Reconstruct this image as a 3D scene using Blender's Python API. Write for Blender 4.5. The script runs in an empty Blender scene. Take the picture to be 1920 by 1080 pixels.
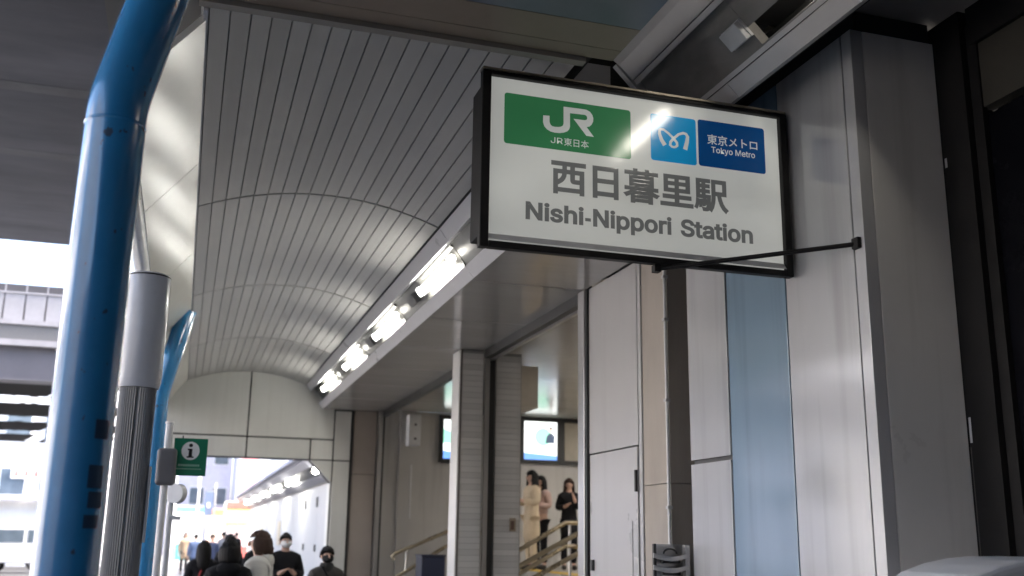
import bpy, bmesh, math, random
from mathutils import Vector, Matrix
random.seed(7)
S = bpy.context.scene
COL = S.collection
rad = math.radians

# ------------------------------------------------------------------ camera
cam_d = bpy.data.cameras.new('camera'); cam = bpy.data.objects.new('camera', cam_d); COL.objects.link(cam)
CR = ((0.953539760421028, -0.08478461966153236, -0.2890908050510393),
      (-0.3009230311220836, -0.22219036005803924, -0.9274032419813812),
      (0.014396341080504617, 0.971309946498093, -0.237380987438686))
CP = Vector((0, 0, 1.65))
mw = Matrix(CR).to_4x4(); mw.translation = CP
cam.matrix_world = mw
cam_d.sensor_width = 36; cam_d.lens = 36; cam_d.clip_start = 0.05; cam_d.clip_end = 2000
foc = Vector((2.1, 4.62, 3.5)) - CP
cam_d.dof.use_dof = True
cam_d.dof.focus_distance = -(CR[0][2]*foc.x + CR[1][2]*foc.y + CR[2][2]*foc.z)
cam_d.dof.aperture_fstop = 2.0
S.camera = cam

# ------------------------------------------------------------------ light
SUN_EL, SUN_AZ = 50, 100          # from the right of the camera (azimuth from +Y, clockwise)
w = bpy.data.worlds.new('World'); S.world = w; w.use_nodes = True
nt = w.node_tree; bg = nt.nodes['Background']
sky = nt.nodes.new('ShaderNodeTexSky'); sky.sky_type = 'NISHITA'; sky.sun_disc = False
sky.sun_elevation = rad(SUN_EL); sky.sun_rotation = rad(SUN_AZ)
sky.air_density = .8; sky.dust_density = 5.0; sky.ozone_density = .5
nt.links.new(sky.outputs[0], bg.inputs[0]); bg.inputs[1].default_value = 0.15
sl = bpy.data.lights.new('sun', 'SUN'); sl.energy = 1.5; sl.angle = rad(12); sl.color = (1, .96, .9)
so = bpy.data.objects.new('sun', sl); COL.objects.link(so)
sd = Vector((math.sin(rad(SUN_AZ))*math.cos(rad(SUN_EL)), math.cos(rad(SUN_AZ))*math.cos(rad(SUN_EL)), math.sin(rad(SUN_EL))))
so.rotation_euler = sd.to_track_quat('Z', 'Y').to_euler(); so.location = (0, 0, 40)
S.view_settings.view_transform = 'Standard'; S.view_settings.look = 'None'
S.view_settings.gamma = 1; S.view_settings.exposure = 3.2
S.render.engine = 'CYCLES'
cy = S.cycles; cy.use_denoising = True; cy.max_bounces = 10; cy.diffuse_bounces = 6; cy.glossy_bounces = 4
cy.caustics_reflective = False; cy.caustics_refractive = False; cy.sample_clamp_indirect = 6
try: cy.denoiser = 'OPENIMAGEDENOISE'
except Exception: pass

# ------------------------------------------------------------------ materials
MATS = {}
def M(name, col, rough=.5, var=.12, scale=3.0, bump=0.0, bscale=8.0, metal=0.0, coat=0.0, emit=0.0, stretch=(1,1,1), spec=.5, col2=None, rvar=.1, ecol=None, bdetail=3.0, grime=0.0, gstretch=(9,9,.5), gcol=(.35,.33,.30), chips=0.0, objvar=0.0):
    if name in MATS: return MATS[name]
    m = bpy.data.materials.new(name); m.use_nodes = True
    n = m.node_tree.nodes; l = m.node_tree.links; b = n['Principled BSDF']
    b.inputs['Roughness'].default_value = rough; b.inputs['Metallic'].default_value = metal
    b.inputs['Specular IOR Level'].default_value = spec
    b.inputs['Coat Weight'].default_value = coat; b.inputs['Coat Roughness'].default_value = .08
    tc = n.new('ShaderNodeTexCoord'); mp = n.new('ShaderNodeMapping'); mp.inputs['Scale'].default_value = stretch
    l.new(tc.outputs['Object'], mp.inputs[0])
    nz = n.new('ShaderNodeTexNoise'); nz.inputs['Scale'].default_value = scale; nz.inputs['Detail'].default_value = 6; nz.inputs['Roughness'].default_value = .65
    l.new(mp.outputs[0], nz.inputs['Vector'])
    rp = n.new('ShaderNodeValToRGB'); rp.color_ramp.elements[0].position = .3; rp.color_ramp.elements[1].position = .7
    c2 = col2 or tuple(min(1, c*(1+var)) for c in col)
    c1 = tuple(c*(1-var) for c in col) if not col2 else col
    rp.color_ramp.elements[0].color = (*c1, 1); rp.color_ramp.elements[1].color = (*c2, 1)
    l.new(nz.outputs[0], rp.inputs[0]); last = rp.outputs[0]
    def layer(last, sc_, st_, lo, hi, amt, colr, det=5):
        m2 = n.new('ShaderNodeMapping'); m2.inputs['Scale'].default_value = st_; l.new(tc.outputs['Object'], m2.inputs[0])
        g_ = n.new('ShaderNodeTexNoise'); g_.inputs['Scale'].default_value = sc_; g_.inputs['Detail'].default_value = det; l.new(m2.outputs[0], g_.inputs['Vector'])
        r2 = n.new('ShaderNodeMapRange'); r2.inputs['From Min'].default_value = lo; r2.inputs['From Max'].default_value = hi; r2.inputs['To Max'].default_value = amt; l.new(g_.outputs[0], r2.inputs[0])
        mx = n.new('ShaderNodeMix'); mx.data_type = 'RGBA'; mx.blend_type = 'MIX'; l.new(r2.outputs[0], mx.inputs['Factor']); l.new(last, mx.inputs['A']); mx.inputs['B'].default_value = (*colr, 1)
        return mx.outputs['Result']
    if grime:
        gc = tuple(c*q for c, q in zip(col, gcol)); last = layer(last, 1.0, gstretch, .5, .8, grime, gc); last = layer(last, 1.3, (1,1,.7), .45, .8, grime*.35, gc, 2)
    if objvar:
        oi = n.new('ShaderNodeObjectInfo'); r4 = n.new('ShaderNodeMapRange'); r4.inputs['To Min'].default_value = 1-objvar; r4.inputs['To Max'].default_value = 1+objvar*.5; l.new(oi.outputs['Random'], r4.inputs[0])
        m4 = n.new('ShaderNodeVectorMath'); m4.operation = 'SCALE'; l.new(last, m4.inputs[0]); l.new(r4.outputs[0], m4.inputs['Scale']); last = m4.outputs[0]
    if chips: last = layer(last, 26.0, (1,1,.6), .70, .72, chips, (.05,.05,.05), 2)
    l.new(last, b.inputs['Base Color'])
    if rvar:
        mr = n.new('ShaderNodeMapRange'); mr.inputs['To Min'].default_value = max(.02, rough-rvar); mr.inputs['To Max'].default_value = min(1, rough+rvar)
        l.new(nz.outputs[0], mr.inputs[0]); l.new(mr.outputs[0], b.inputs['Roughness'])
    if bump:
        n2 = n.new('ShaderNodeTexNoise'); n2.inputs['Scale'].default_value = bscale; n2.inputs['Detail'].default_value = bdetail
        l.new(mp.outputs[0], n2.inputs['Vector'])
        bp = n.new('ShaderNodeBump'); bp.inputs['Strength'].default_value = bump; bp.inputs['Distance'].default_value = .02
        l.new(n2.outputs[0], bp.inputs['Height']); l.new(bp.outputs[0], b.inputs['Normal'])
    if emit:
        b.inputs['Emission Color'].default_value = (*(ecol or col), 1); b.inputs['Emission Strength'].default_value = emit
    if emit and name.startswith('sign_'):
        m3 = n.new('ShaderNodeMapping'); m3.inputs['Scale'].default_value = (.8, 1, 2.2); l.new(tc.outputs['Object'], m3.inputs[0])
        n3 = n.new('ShaderNodeTexNoise'); n3.inputs['Scale'].default_value = 1.6; n3.inputs['Detail'].default_value = 1; l.new(m3.outputs[0], n3.inputs['Vector'])
        r3 = n.new('ShaderNodeMapRange'); r3.inputs['From Min'].default_value = .3; r3.inputs['From Max'].default_value = .7
        r3.inputs['To Min'].default_value = emit*.82; r3.inputs['To Max'].default_value = emit*1.1; l.new(n3.outputs[0], r3.inputs[0]); l.new(r3.outputs[0], b.inputs['Emission Strength'])
    MATS[name] = m; return m

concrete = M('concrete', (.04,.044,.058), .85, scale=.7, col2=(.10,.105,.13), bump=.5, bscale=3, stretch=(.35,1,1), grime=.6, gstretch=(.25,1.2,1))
conc_beige = M('beige_concrete', (.34,.30,.255), .8, scale=2.2, col2=(.46,.415,.365), bump=.25, bscale=9, stretch=(1,1,.3))
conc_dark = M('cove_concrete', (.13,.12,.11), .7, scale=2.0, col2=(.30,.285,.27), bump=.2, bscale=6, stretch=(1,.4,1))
paving = M('paving', (.17,.168,.165), .75, .2, 1.2, .2, 20)
asphalt = M('asphalt', (.05,.05,.052), .85, .25, 2, .3, 40)
slat_m = M('ceiling_slat', (.46,.45,.43), .38, .04, .8, 0, .8, objvar=.10, rvar=.02)
slat_m2 = M('ceiling_slat_warm', (.26,.24,.21), .4, .06, 1.5, .02, 2)
joint_m = M('dark_joint', (.02,.02,.02), .8)
cream = M('cream_panel', (.56,.55,.50), .24, .04, 1.2, .16, 1.1, bdetail=0, rvar=.03)
portal_m = M('portal_panel', (.52,.52,.49), .38, .05, 1.2, grime=.15)
lip_m = M('cove_metal', (.50,.49,.485), .32, .08, 2, .03, 3)
cove_lip = M('cove_lip', (.58,.58,.60), .3, .06, 2, .02, 2, bdetail=0)
refl_m = M('cove_reflector', (.055,.054,.049), .4, .15, 4)
soff_m = M('soffit_metal', (.43,.41,.39), .11, .08, 1.0, .02, 1.6, stretch=(.6,2.2,1), spec=.8, rvar=.03)
white_p = M('white_cladding', (.47,.47,.475), .13, .05, 1.2, .10, 1.2, stretch=(1,1,.4), spec=1.0, rvar=.04, bdetail=0, grime=.35)
blue_p = M('blue_cladding', (.19,.28,.37), .12, .06, 1.2, .12, 1.2, stretch=(1,1,.4), spec=1.0, rvar=.04, bdetail=0, grime=.3)
door_m = M('service_door', (.48,.47,.465), .28, .04, .8, .06, 1.2, bdetail=0, grime=.12, rvar=.02)
steel = M('brushed_steel', (.45,.44,.43), .3, .12, 3, metal=.9, stretch=(1,1,.1))
dark_steel = M('dark_frame', (.022,.021,.02), .45)
black_m = M('sign_frame_black', (.012,.011,.011), .5, .3, 6, spec=.25)
tile_m = M('pillar_tile', (.62,.605,.575), .3, .08, 1.5, .02, 3, grime=.25, objvar=.12)
tile_edge = M('pillar_stone', (.62,.61,.60), .5, .06, 2)
brown_p = M('brown_panel', (.28,.24,.21), .5, .08, 1.2)
inner_wall = M('concourse_wall', (.54,.525,.50), .5, .06, 1.2, grime=.3)
inner_ceil = M('concourse_ceiling', (.50,.47,.425), .18, .06, 1.0, .02, 1.5)
blue_paint = M('blue_gloss_paint', (.028,.235,.52), .2, .14, 2, .04, 3, coat=.8, grime=.4, gstretch=(8,8,.6), chips=.8)
grey_paint = M('grey_paint', (.62,.63,.66), .30, .05, 3, coat=.3, grime=.2)
rib_m = M('ribbed_metal', (.34,.335,.33), .42, .1, 3, metal=.2)
brown_c = M('brown_ceiling', (.24,.19,.145), .42, .15, 1.6, .03, 2)
blue_c = M('slate_ceiling', (.13,.155,.19), .35, .15, 1.4, .03, 2)
grey_box = M('grey_box', (.50,.50,.51), .5)
dark_shop = M('dark_glass', (.004,.004,.006), .25, .1, 2, spec=.08)
shop_panel = M('shop_fascia', (.05,.046,.038), .7, spec=.2)
near_white = M('white_enamel', (.62,.63,.65), .35, .05)
white_paint = M('white_paint', (.72,.72,.72), .5, .08)
white_bld = M('white_render', (.74,.74,.74), .8, .06)
grey_bld = M('grey_render', (.42,.42,.47), .8, .1)
lilac_bld = M('lilac_render', (.55,.53,.60), .8, .08)
glass_b = M('window_glass', (.10,.13,.16), .12, .2, 2)
dark_bridge = M('bridge_girder', (.07,.07,.085), .6, .15, 1)
netting = M('bridge_slab', (.006,.006,.007), .9, .4, 4, spec=.1)
green_s = M('green_board', (.005,.16,.085), .35, .05)
pink_m = M('pink_banner', (.75,.30,.30), .7)
orange_m = M('orange_awning', (.80,.34,.10), .7)
red_m = M('red_sign', (.50,.12,.10), .6)
navy_m = M('navy_plastic', (.012,.018,.045), .45)
skin_m = M('skin', (.52,.33,.25), .55, .05)
yellow_m = M('yellow_tactile', (.55,.36,.05), .7)
tube_m = M('lamp_tube', (1,1,1), .4, 0, emit=7.0, ecol=(1,.98,.90), rvar=0)
bulb_m = M('lamp_bulb', (1,1,1), .4, 0, emit=3, ecol=(1,.96,.86), rvar=0)
dl_m = M('downlight', (1,1,1), .4, 0, emit=24, ecol=(1,.93,.85), rvar=0)
near_tube_m = M('near_lamp_tube', (1,1,1), .4, 0, emit=3.2, ecol=(1,.94,.82), rvar=0)

# ------------------------------------------------------------------ mesh helpers
class MB:
    def __init__(s): s.v = []; s.f = []
    def add(s, vs, fs):
        o = len(s.v); s.v += [tuple(v) for v in vs]; s.f += [tuple(i+o for i in f) for f in fs]; return s
    def box(s, x0, x1, y0, y1, z0, z1):
        return s.add([(x0,y0,z0),(x1,y0,z0),(x1,y1,z0),(x0,y1,z0),(x0,y0,z1),(x1,y0,z1),(x1,y1,z1),(x0,y1,z1)],
                     [(0,3,2,1),(4,5,6,7),(0,1,5,4),(1,2,6,5),(2,3,7,6),(3,0,4,7)])
    def prism_y(s, pts, y0, y1):           # closed (x,z) outline extruded along Y
        n = len(pts)
        vs = [(p[0], y0, p[1]) for p in pts] + [(p[0], y1, p[1]) for p in pts]
        fs = [tuple(range(n)), tuple(range(2*n-1, n-1, -1))] + [(i, i+n, (i+1) % n + n, (i+1) % n) for i in range(n)]
        return s.add(vs, fs)
    def prism_z(s, pts, z0, z1):
        n = len(pts)
        vs = [(p[0], p[1], z0) for p in pts] + [(p[0], p[1], z1) for p in pts]
        fs = [tuple(range(n-1, -1, -1)), tuple(range(n, 2*n))] + [(i, (i+1) % n, (i+1) % n + n, i+n) for i in range(n)]
        return s.add(vs, fs)
    def prism_x(s, pts, x0, x1):
        n = len(pts)
        vs = [(x0, p[0], p[1]) for p in pts] + [(x1, p[0], p[1]) for p in pts]
        fs = [tuple(range(n-1, -1, -1)), tuple(range(n, 2*n))] + [(i, (i+1) % n, (i+1) % n + n, i+n) for i in range(n)]
        return s.add(vs, fs)
    def tube(s, path, r, n=16, caps=True):
        path = [Vector(p) for p in path]; rs = r if isinstance(r, (list, tuple)) else [r]*len(path)
        up = Vector((0,1,0)) if abs((path[-1]-path[0]).normalized().y) < .9 else Vector((1,0,0))
        vs = []; fs = []
        for i, p in enumerate(path):
            t = (path[min(i+1, len(path)-1)] - path[max(i-1, 0)]).normalized()
            a = t.cross(up).normalized(); b = t.cross(a)
            for k in range(n):
                an = 2*math.pi*k/n; vs.append(p + (a*math.cos(an) + b*math.sin(an))*rs[i])
        for i in range(len(path)-1):
            for k in range(n):
                fs.append((i*n+k, i*n+(k+1) % n, (i+1)*n+(k+1) % n, (i+1)*n+k))
        if caps: fs.append(tuple(range(n-1, -1, -1))); fs.append(tuple(range((len(path)-1)*n, len(path)*n)))
        return s.add(vs, fs)
    def lathe(s, prof, cx, cy, n=32):       # (r, z) profile
        vs = []; fs = []
        for r, z in prof:
            for k in range(n):
                a = 2*math.pi*k/n; vs.append((cx+r*math.cos(a), cy+r*math.sin(a), z))
        for i in range(len(prof)-1):
            for k in range(n): fs.append((i*n+k, i*n+(k+1) % n, (i+1)*n+(k+1) % n, (i+1)*n+k))
        return s.add(vs, fs)
    def ball(s, c, rx, ry, rz, nu=16, nv=10, keep=None):
        vs = []; fs = []
        for j in range(nv+1):
            th = math.pi*j/nv
            for i in range(nu):
                ph = 2*math.pi*i/nu
                vs.append((c[0]+rx*math.sin(th)*math.cos(ph), c[1]+ry*math.sin(th)*math.sin(ph), c[2]+rz*math.cos(th)))
        for j in range(nv):
            for i in range(nu):
                q = (j*nu+i, (j+1)*nu+i, (j+1)*nu+(i+1) % nu, j*nu+(i+1) % nu)
                if keep is None or keep(sum((Vector(vs[k]) for k in q), Vector())/4): fs.append(q)
        return s.add(vs, fs)
    def ribbon(s, pts, wd, y, th=.0015):    # flat stroke in the XZ plane facing -Y
        n = len(pts); L = []; Rr = []
        for i in range(n):
            p = Vector(pts[i])
            a = (Vector(pts[i])-Vector(pts[i-1])).normalized() if i > 0 else None
            b = (Vector(pts[i+1])-Vector(pts[i])).normalized() if i < n-1 else None
            if a is None: nn = Vector((-b.y, b.x)); k = 1
            elif b is None: nn = Vector((-a.y, a.x)); k = 1
            else:
                na = Vector((-a.y, a.x)); nb = Vector((-b.y, b.x)); nn = (na+nb).normalized(); k = 1/max(.35, nn.dot(na))
            wi = wd[i] if isinstance(wd, (list, tuple)) else wd
            L.append(p+nn*wi/2*k); Rr.append(p-nn*wi/2*k)
        for i in range(n-1):
            s.add([(L[i].x,y,L[i].y),(Rr[i].x,y,Rr[i].y),(Rr[i+1].x,y,Rr[i+1].y),(L[i+1].x,y,L[i+1].y)], [(0,1,2,3)])
        return s

ORG = {}
def link(o): COL.objects.link(o); return o
def org(o): return ORG.get(o.name, Vector((0,0,0)))
def obj(name, mb, mat, parent=None, smooth=False, bevel=0.0, at=None, seg=2):
    base = org(parent) if parent else Vector(at or (0,0,0))
    me = bpy.data.meshes.new(name)
    me.from_pydata([(v[0]-base.x, v[1]-base.y, v[2]-base.z) for v in mb.v], [], mb.f); me.update()
    bm = bmesh.new(); bm.from_mesh(me); bmesh.ops.recalc_face_normals(bm, faces=bm.faces); bm.to_mesh(me); bm.free()
    if smooth:
        for p in me.polygons: p.use_smooth = True
        try: me.set_sharp_from_angle(angle=rad(40))
        except Exception: pass
    for mm in (mat if isinstance(mat, (list, tuple)) else [mat]): me.materials.append(mm)
    o = link(bpy.data.objects.new(name, me))
    if parent: o.parent = parent
    else: o.location = base
    ORG[o.name] = base
    if bevel:
        b = o.modifiers.new('bevel', 'BEVEL'); b.width = bevel; b.segments = seg; b.limit_method = 'ANGLE'
    return o
def thing(name, label, cat, loc=(0,0,0), group=None):
    o = link(bpy.data.objects.new(name, None)); o.location = loc; ORG[o.name] = Vector(loc); o.empty_display_size = .1
    tag(o, label, cat, group); return o
def tag(o, label, cat, group=None):
    o['label'] = label; o['category'] = cat
    if group: o['group'] = group
    return o
def struct(o): o['kind'] = 'structure'; return o
def bx(*a): return MB().box(*a)

FONT = None
try:
    import os
    FONT = bpy.data.fonts.load(os.path.join(bpy.utils.system_resource('DATAFILES', path='fonts'), 'Inter.woff2'))
except Exception: FONT = None
def text_mb(body, x0, x1, zc, y, h=None, offset=0.0, bold=0.0, shear=0, sub=None, zrange=None):
    """flat lettering facing -Y fitted to x0..x1; z baseline zc and cap height h (or z range)"""
    c = bpy.data.curves.new('t', 'FONT'); c.body = body; c.size = 1
    if FONT and all(ord(ch) < 256 for ch in body): c.font = FONT
    c.offset = offset; c.resolution_u = 4; c.bevel_depth = bold; c.bevel_resolution = 1
    o = bpy.data.objects.new('t', c); link(o)
    bpy.context.view_layer.update()
    me = o.to_mesh()
    vs = [v.co.copy() for v in me.vertices]; fs = [tuple(p.vertices) for p in me.polygons]
    o.to_mesh_clear(); bpy.data.objects.remove(o); bpy.data.curves.remove(c)
    if h:
        c = bpy.data.curves.new('t', 'FONT'); c.body = 'N'; c.size = 1
        if FONT: c.font = FONT
        o = bpy.data.objects.new('t', c); link(o); bpy.context.view_layer.update(); me = o.to_mesh(); cap = max(v.co.y for v in me.vertices); o.to_mesh_clear(); bpy.data.objects.remove(o); bpy.data.curves.remove(c)
    ax = min(v.x for v in vs); bxx = max(v.x for v in vs); az = min(v.y for v in vs); bz = max(v.y for v in vs)
    sx = (x1-x0)/(bxx-ax)
    if zrange: sz = (zrange[1]-zrange[0])/(bz-az); z0 = zrange[0]-az*sz
    else: sz = h/(cap+2*bold); z0 = zc+bold*sz
    m = MB(); m.add([(x0+(v.x-ax)*sx, y-.0006-v.z*.012, z0+v.y*sz) for v in vs], fs); return m
def rrect(x0, x1, z0, z1, r, n=5):
    pts = []
    for cx, cz, a0 in ((x1-r, z1-r, 0), (x0+r, z1-r, 90), (x0+r, z0+r, 180), (x1-r, z0+r, 270)):
        for k in range(n+1):
            a = rad(a0+90*k/n); pts.append((cx+r*math.cos(a), cz+r*math.sin(a)))
    return pts

# ================================================================== SETTING
g = struct(obj('ground', MB().box(-400, 400, -60, 900, -.2, 0), paving))
rdm = struct(obj('road', bx(-40, -2.6, 27, 160, .001, .004), asphalt))

# ---- viaduct over the forecourt
v = thing('railway_viaduct', 'dark concrete viaduct underside overhead at upper left', 'viaduct', (-20, 3, 6.5))
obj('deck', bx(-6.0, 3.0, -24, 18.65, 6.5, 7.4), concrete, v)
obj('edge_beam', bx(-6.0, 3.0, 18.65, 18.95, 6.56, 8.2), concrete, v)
for yy in (11.7, 13.95):
    obj('form_ridge', bx(-6.0, 3.0, yy, yy+.25, 6.497, 6.4998), M('pale_ridge', (.085,.09,.105), .9, .3, 1.5), v)
for yy in (-6.0, 1.5, 9.0):
    obj('girder_joint', bx(-6.0, 3.0, yy, yy+.035, 6.485, 6.5), joint_m, v)
obj('parapet', bx(-6.0, 3.0, -24.3, -24, 6.5, 8.2), concrete, v)
tag(obj('rear_sky_blocker', bx(-60, 9, -13, -12.4, 0, 6.5), M('pale_concrete', (.22,.217,.21), .85, .15, .6), at=(-20,-12.7,0)), 'unseen concrete wall behind the viewpoint, added to block sky light', 'wall')  # unseen; added to keep open sky from lighting the scene from behind
tag(obj('left_sky_blocker', bx(-24, -12, -13, 1.0, 0, 9), M('block', (.18,.177,.175), .8), at=(-18,-5,0)), 'unseen block outside the left edge, added to limit sky light', 'building')  # out of view; put here to narrow the sky light from the left
tag(obj('right_light_blocker', bx(3.75, 9.6, -12.3, 3.85, 0, 6.48), M('block', (.18,.177,.175), .8), at=(6,-4,0)), 'unseen block behind the black shopfront, added to block light from the right', 'building')  # unseen mass, added to stop light from the right
tag(obj('upper_light_blocker', bx(3.2, 9.6, 5.9, 18.6, 4.3, 6.48), M('upper_block', (.08,.08,.085), .8), at=(6,12,4.3)), 'unseen block above the station entrance, added to block light from the right', 'building')  # unseen upper mass, added to shut out light from the right
tag(obj('downpipe', MB().tube([(-.62,7.4,6.48),(-.62,7.4,4.9),(-.60,7.4,3.2),(-.60,7.4,0)], .05, 12), grey_paint, at=(-.6,7.4,0), smooth=True), 'grey downpipe half hidden behind the nearest blue pole', 'pipe')

# ================================================================== CANOPY
YF, YE = 4.47, 16.84
ROW = [4.50, 7.595, 10.69, 13.785, 16.83]
ca = thing('station_canopy', 'vaulted canopy ceiling of narrow grey slats', 'canopy', (.85, 10, 3.6))
# circle through left, crown, right
def circ(p, q, r):
    ax, ay = p; bx_, by = q; cx, cy_ = r
    d = 2*(ax*(by-cy_)+bx_*(cy_-ay)+cx*(ay-by))
    ux = ((ax*ax+ay*ay)*(by-cy_)+(bx_*bx_+by*by)*(cy_-ay)+(cx*cx+cy_*cy_)*(ay-by))/d
    uy = ((ax*ax+ay*ay)*(cx-bx_)+(bx_*bx_+by*by)*(ax-cx)+(cx*cx+cy_*cy_)*(bx_-ax))/d
    return ux, uy, math.hypot(ax-ux, ay-uy)
AL, AC, AR = (-.075, 4.0), (.80, 4.195), (1.745, 4.03)
ux, uy, ur = circ(AL, AC, AR)
a0 = math.atan2(AL[1]-uy, AL[0]-ux); a1 = math.atan2(AR[1]-uy, AR[0]-ux)
NS = 18
def arc(t, dr=0): a = a0+(a1-a0)*t; return (ux+(ur+dr)*math.cos(a), uy+(ur+dr)*math.sin(a))
for i in range(NS):
    t0 = i/NS+.0019; t1 = (i+1)/NS-.0019
    pts = [arc(t0+(t1-t0)*k/3) for k in range(4)] + [arc(t1-(t1-t0)*k/3, .025) for k in range(4)]
    first = None
    for r in range(4):
        y0, y1 = ROW[r]+.009, ROW[r]+3.075
        if first is None:
            first = obj('slat', MB().prism_y(pts, y0, y1), slat_m, ca)
        else:
            o = first.copy(); link(o); o.parent = ca; o.location = (0, ROW[r]-ROW[0], 0)
pts = [arc(k/12, .07) for k in range(13)] + [arc(1-k/12, .10) for k in range(13)]
obj('backing_sheet', MB().prism_y(pts, YF, YE), joint_m, ca)
# left sloped panels (three joints)
SP0, SP1 = (-.078, 3.995), (-.385, 3.62)
nrm = Vector((SP1[1]-SP0[1], -(SP1[0]-SP0[0]))).normalized()   # pointing outwards/up-left
for yA, yB in ((4.6, 6.595), (6.605, 8.845), (8.855, 11.1), (11.11, 13.4), (13.41, 16.83)):
    p0, p1 = Vector(SP0), Vector(SP1); q = nrm*.03
    n0 = -q if nrm.y < 0 else q
    obj('sloped_panel', MB().prism_y([tuple(p0), tuple(p1), tuple(p1+n0), tuple(p0+n0)], yA, yB), cream, ca)
obj('eaves_rail', MB().tube([(-.44, 4.5, 3.58), (-.44, 16.83, 3.58)], .055, 14), grey_paint, ca, smooth=True)
obj('edge_trim', bx(-.10, -.078, 4.5, 16.83, 3.985, 4.03), lip_m, ca)
obj('front_trim', bx(-.12, 1.76, 4.44, 4.495, 3.998, 4.35), slat_m2, ca)
obj('roof_sheet', bx(-.6, 2.0, 4.5, 17.2, 4.30, 4.38), dark_steel, ca); obj('roof_sheet', bx(2.003, 3.1, 5.62, 17.2, 4.30, 4.38), dark_steel, ca)
# light cove: two lips, recessed channel
U, Lw = Vector((1.755, 4.035)), Vector((2.05, 3.65))
ed = (Lw-U).normalized(); nn = Vector((ed.y, -ed.x))
if nn.y > 0: nn = -nn          # pointing down-left, out of the channel
def cp(t, d): p = U+(Lw-U)*t+nn*d; return (p.x, p.y)
for yA, yB in ((4.95, 7.6), (7.605, 10.69), (10.695, 13.77), (13.775, 16.83)):
    obj('upper_lip', MB().prism_y([cp(.02,0), cp(.27,0), cp(.27,-.10), cp(.02,-.02)], yA, yB), cove_lip, ca)
    obj('lower_lip', MB().prism_y([cp(.76,0), cp(1,0), cp(1.0,-.03), cp(.76,-.10)], yA, yB), cove_lip, ca)
obj('channel', MB().prism_y([cp(.27,-.085), cp(.76,-.085), cp(.76,-.12), cp(.27,-.12)], 4.95, 16.83), refl_m, ca)

def cove_lamp(y0, y1, label, tag_mat=tube_m, t=.52, cpf=cp):
    c = cpf(t, -.03); 
    L = thing('cove_lamp', label, 'lamp', (c[0], y0, c[1]), 'fluorescent lamps along the cove')
    obj('tube', MB().tube([(c[0], y0+.05, c[1]), (c[0], y1, c[1])], .026, 14), tag_mat, L, smooth=True)
    b = cpf(t, -.075)
    obj('reflector', MB().prism_y([cpf(t-.22,-.065), cpf(t-.15,-.08), cpf(t+.15,-.08), cpf(t+.22,-.065), cpf(t+.22,-.084), cpf(t-.22,-.084)], y0-.10, y1+.05), refl_m, L)
    for yy in (y0+.02, y1):
        obj('end_cap', MB().prism_y([cpf(t-.09,-.005), cpf(t+.09,-.005), cpf(t+.09,-.08), cpf(t-.09,-.08)], yy, yy+.035), grey_box, L)
    d = cpf(t-.02, -.03)
    obj('starter_bulb', MB().ball((d[0], y0-.06, d[1]), .032, .032, .032, 12, 8), bulb_m, L, smooth=True)
    e = cpf(t, -.045)
    obj('ballast_box', MB().prism_y([cpf(t-.10,-.035), cpf(t+.10,-.035), cpf(t+.10,-.08), cpf(t-.10,-.08)], y1+.30, y1+.55), M('ballast', (.10,.10,.10), .5), L)
    return L
for (ya, yb), lb in zip(((7.90,9.05),(10.25,11.40),(12.55,13.7),(14.80,15.95)),
        ('lit cove lamp nearest the station name sign', 'lit cove lamp, second from the station name sign',
         'lit cove lamp, third from the station name sign', 'lit cove lamp at the far end beside the portal wall')):
    cove_lamp(ya, yb, lb)

# ================================================================== PORTAL (END WALL)
po = thing('portal_wall', 'cream panelled portal wall across the far end of the canopy', 'wall', (1, 16.9, 0))
PY0, PY1 = 16.84, 16.90
def pp(x0, x1, z0, z1, m=portal_m): return obj('panel', bx(x0+.012, x1-.012, PY0, PY1, z0+.012, z1-.012), m, po)
pp(-.62, .89, 3.16, 4.28); pp(.89, 2.257, 3.16, 4.28)
pp(-.62, .89, 2.83, 3.16); pp(.89, 1.89, 2.83, 3.16); pp(1.89, 2.257, 2.83, 3.16)
pp(2.257, 2.54, 2.83, 3.64); pp(2.257, 2.54, 0, 2.83)
obj('chamfer_panel', MB().prism_y([(1.905,2.822),(2.248,2.822),(2.248,2.477)], PY0, PY1), portal_m, po)
obj('backing', MB().prism_y([(-.62,2.835),(1.90,2.835),(2.252,2.485),(2.252,0),(2.55,0),(2.55,4.28),(-.62,4.28)], PY1+.002, PY1+.3), joint_m, po)
obj('jamb_reveal', bx(2.235, 2.2515, PY1+.003, PY1+.3, 0, 2.47), portal_m, po)
obj('panel', bx(2.575, 2.95, PY0, PY1, .02, 2.62), brown_p, po); obj('panel', bx(2.575, 2.95, PY0, PY1, 2.63, 3.648), brown_p, po)
obj('backing', bx(2.5525, 3.0, PY1+.002, PY1+.3, 0, 4.28), joint_m, po)
obj('frame_post', bx(2.545, 2.565, PY0-.02, PY1, 0, 3.64), dark_steel, po)
obj('left_leg', bx(-.62, -.45, PY0, PY1+.3, 0, 2.825), portal_m, po)

# ================================================================== SOFFIT, ENTRANCE
sf = thing('entrance_soffit', 'glossy grey metal soffit above the station entrance', 'soffit', (2.5, 11, 3.65))
yy = 16.83
k = 0
while yy > 6.0:
    y0 = max(5.95, yy-1.52)
    obj('panel', bx(2.055, 3.02, y0+.006, yy-.006, 3.65, 3.68), soff_m, sf); yy -= 1.525
obj('end_fascia', bx(2.1, 3.0, 5.88, 5.94, 3.65, 4.28), M('fascia', (.07,.068,.065), .6), sf)
obj('backing', bx(2.06, 3.02, 5.95, 16.83, 3.684, 3.72), joint_m, sf)

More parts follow.
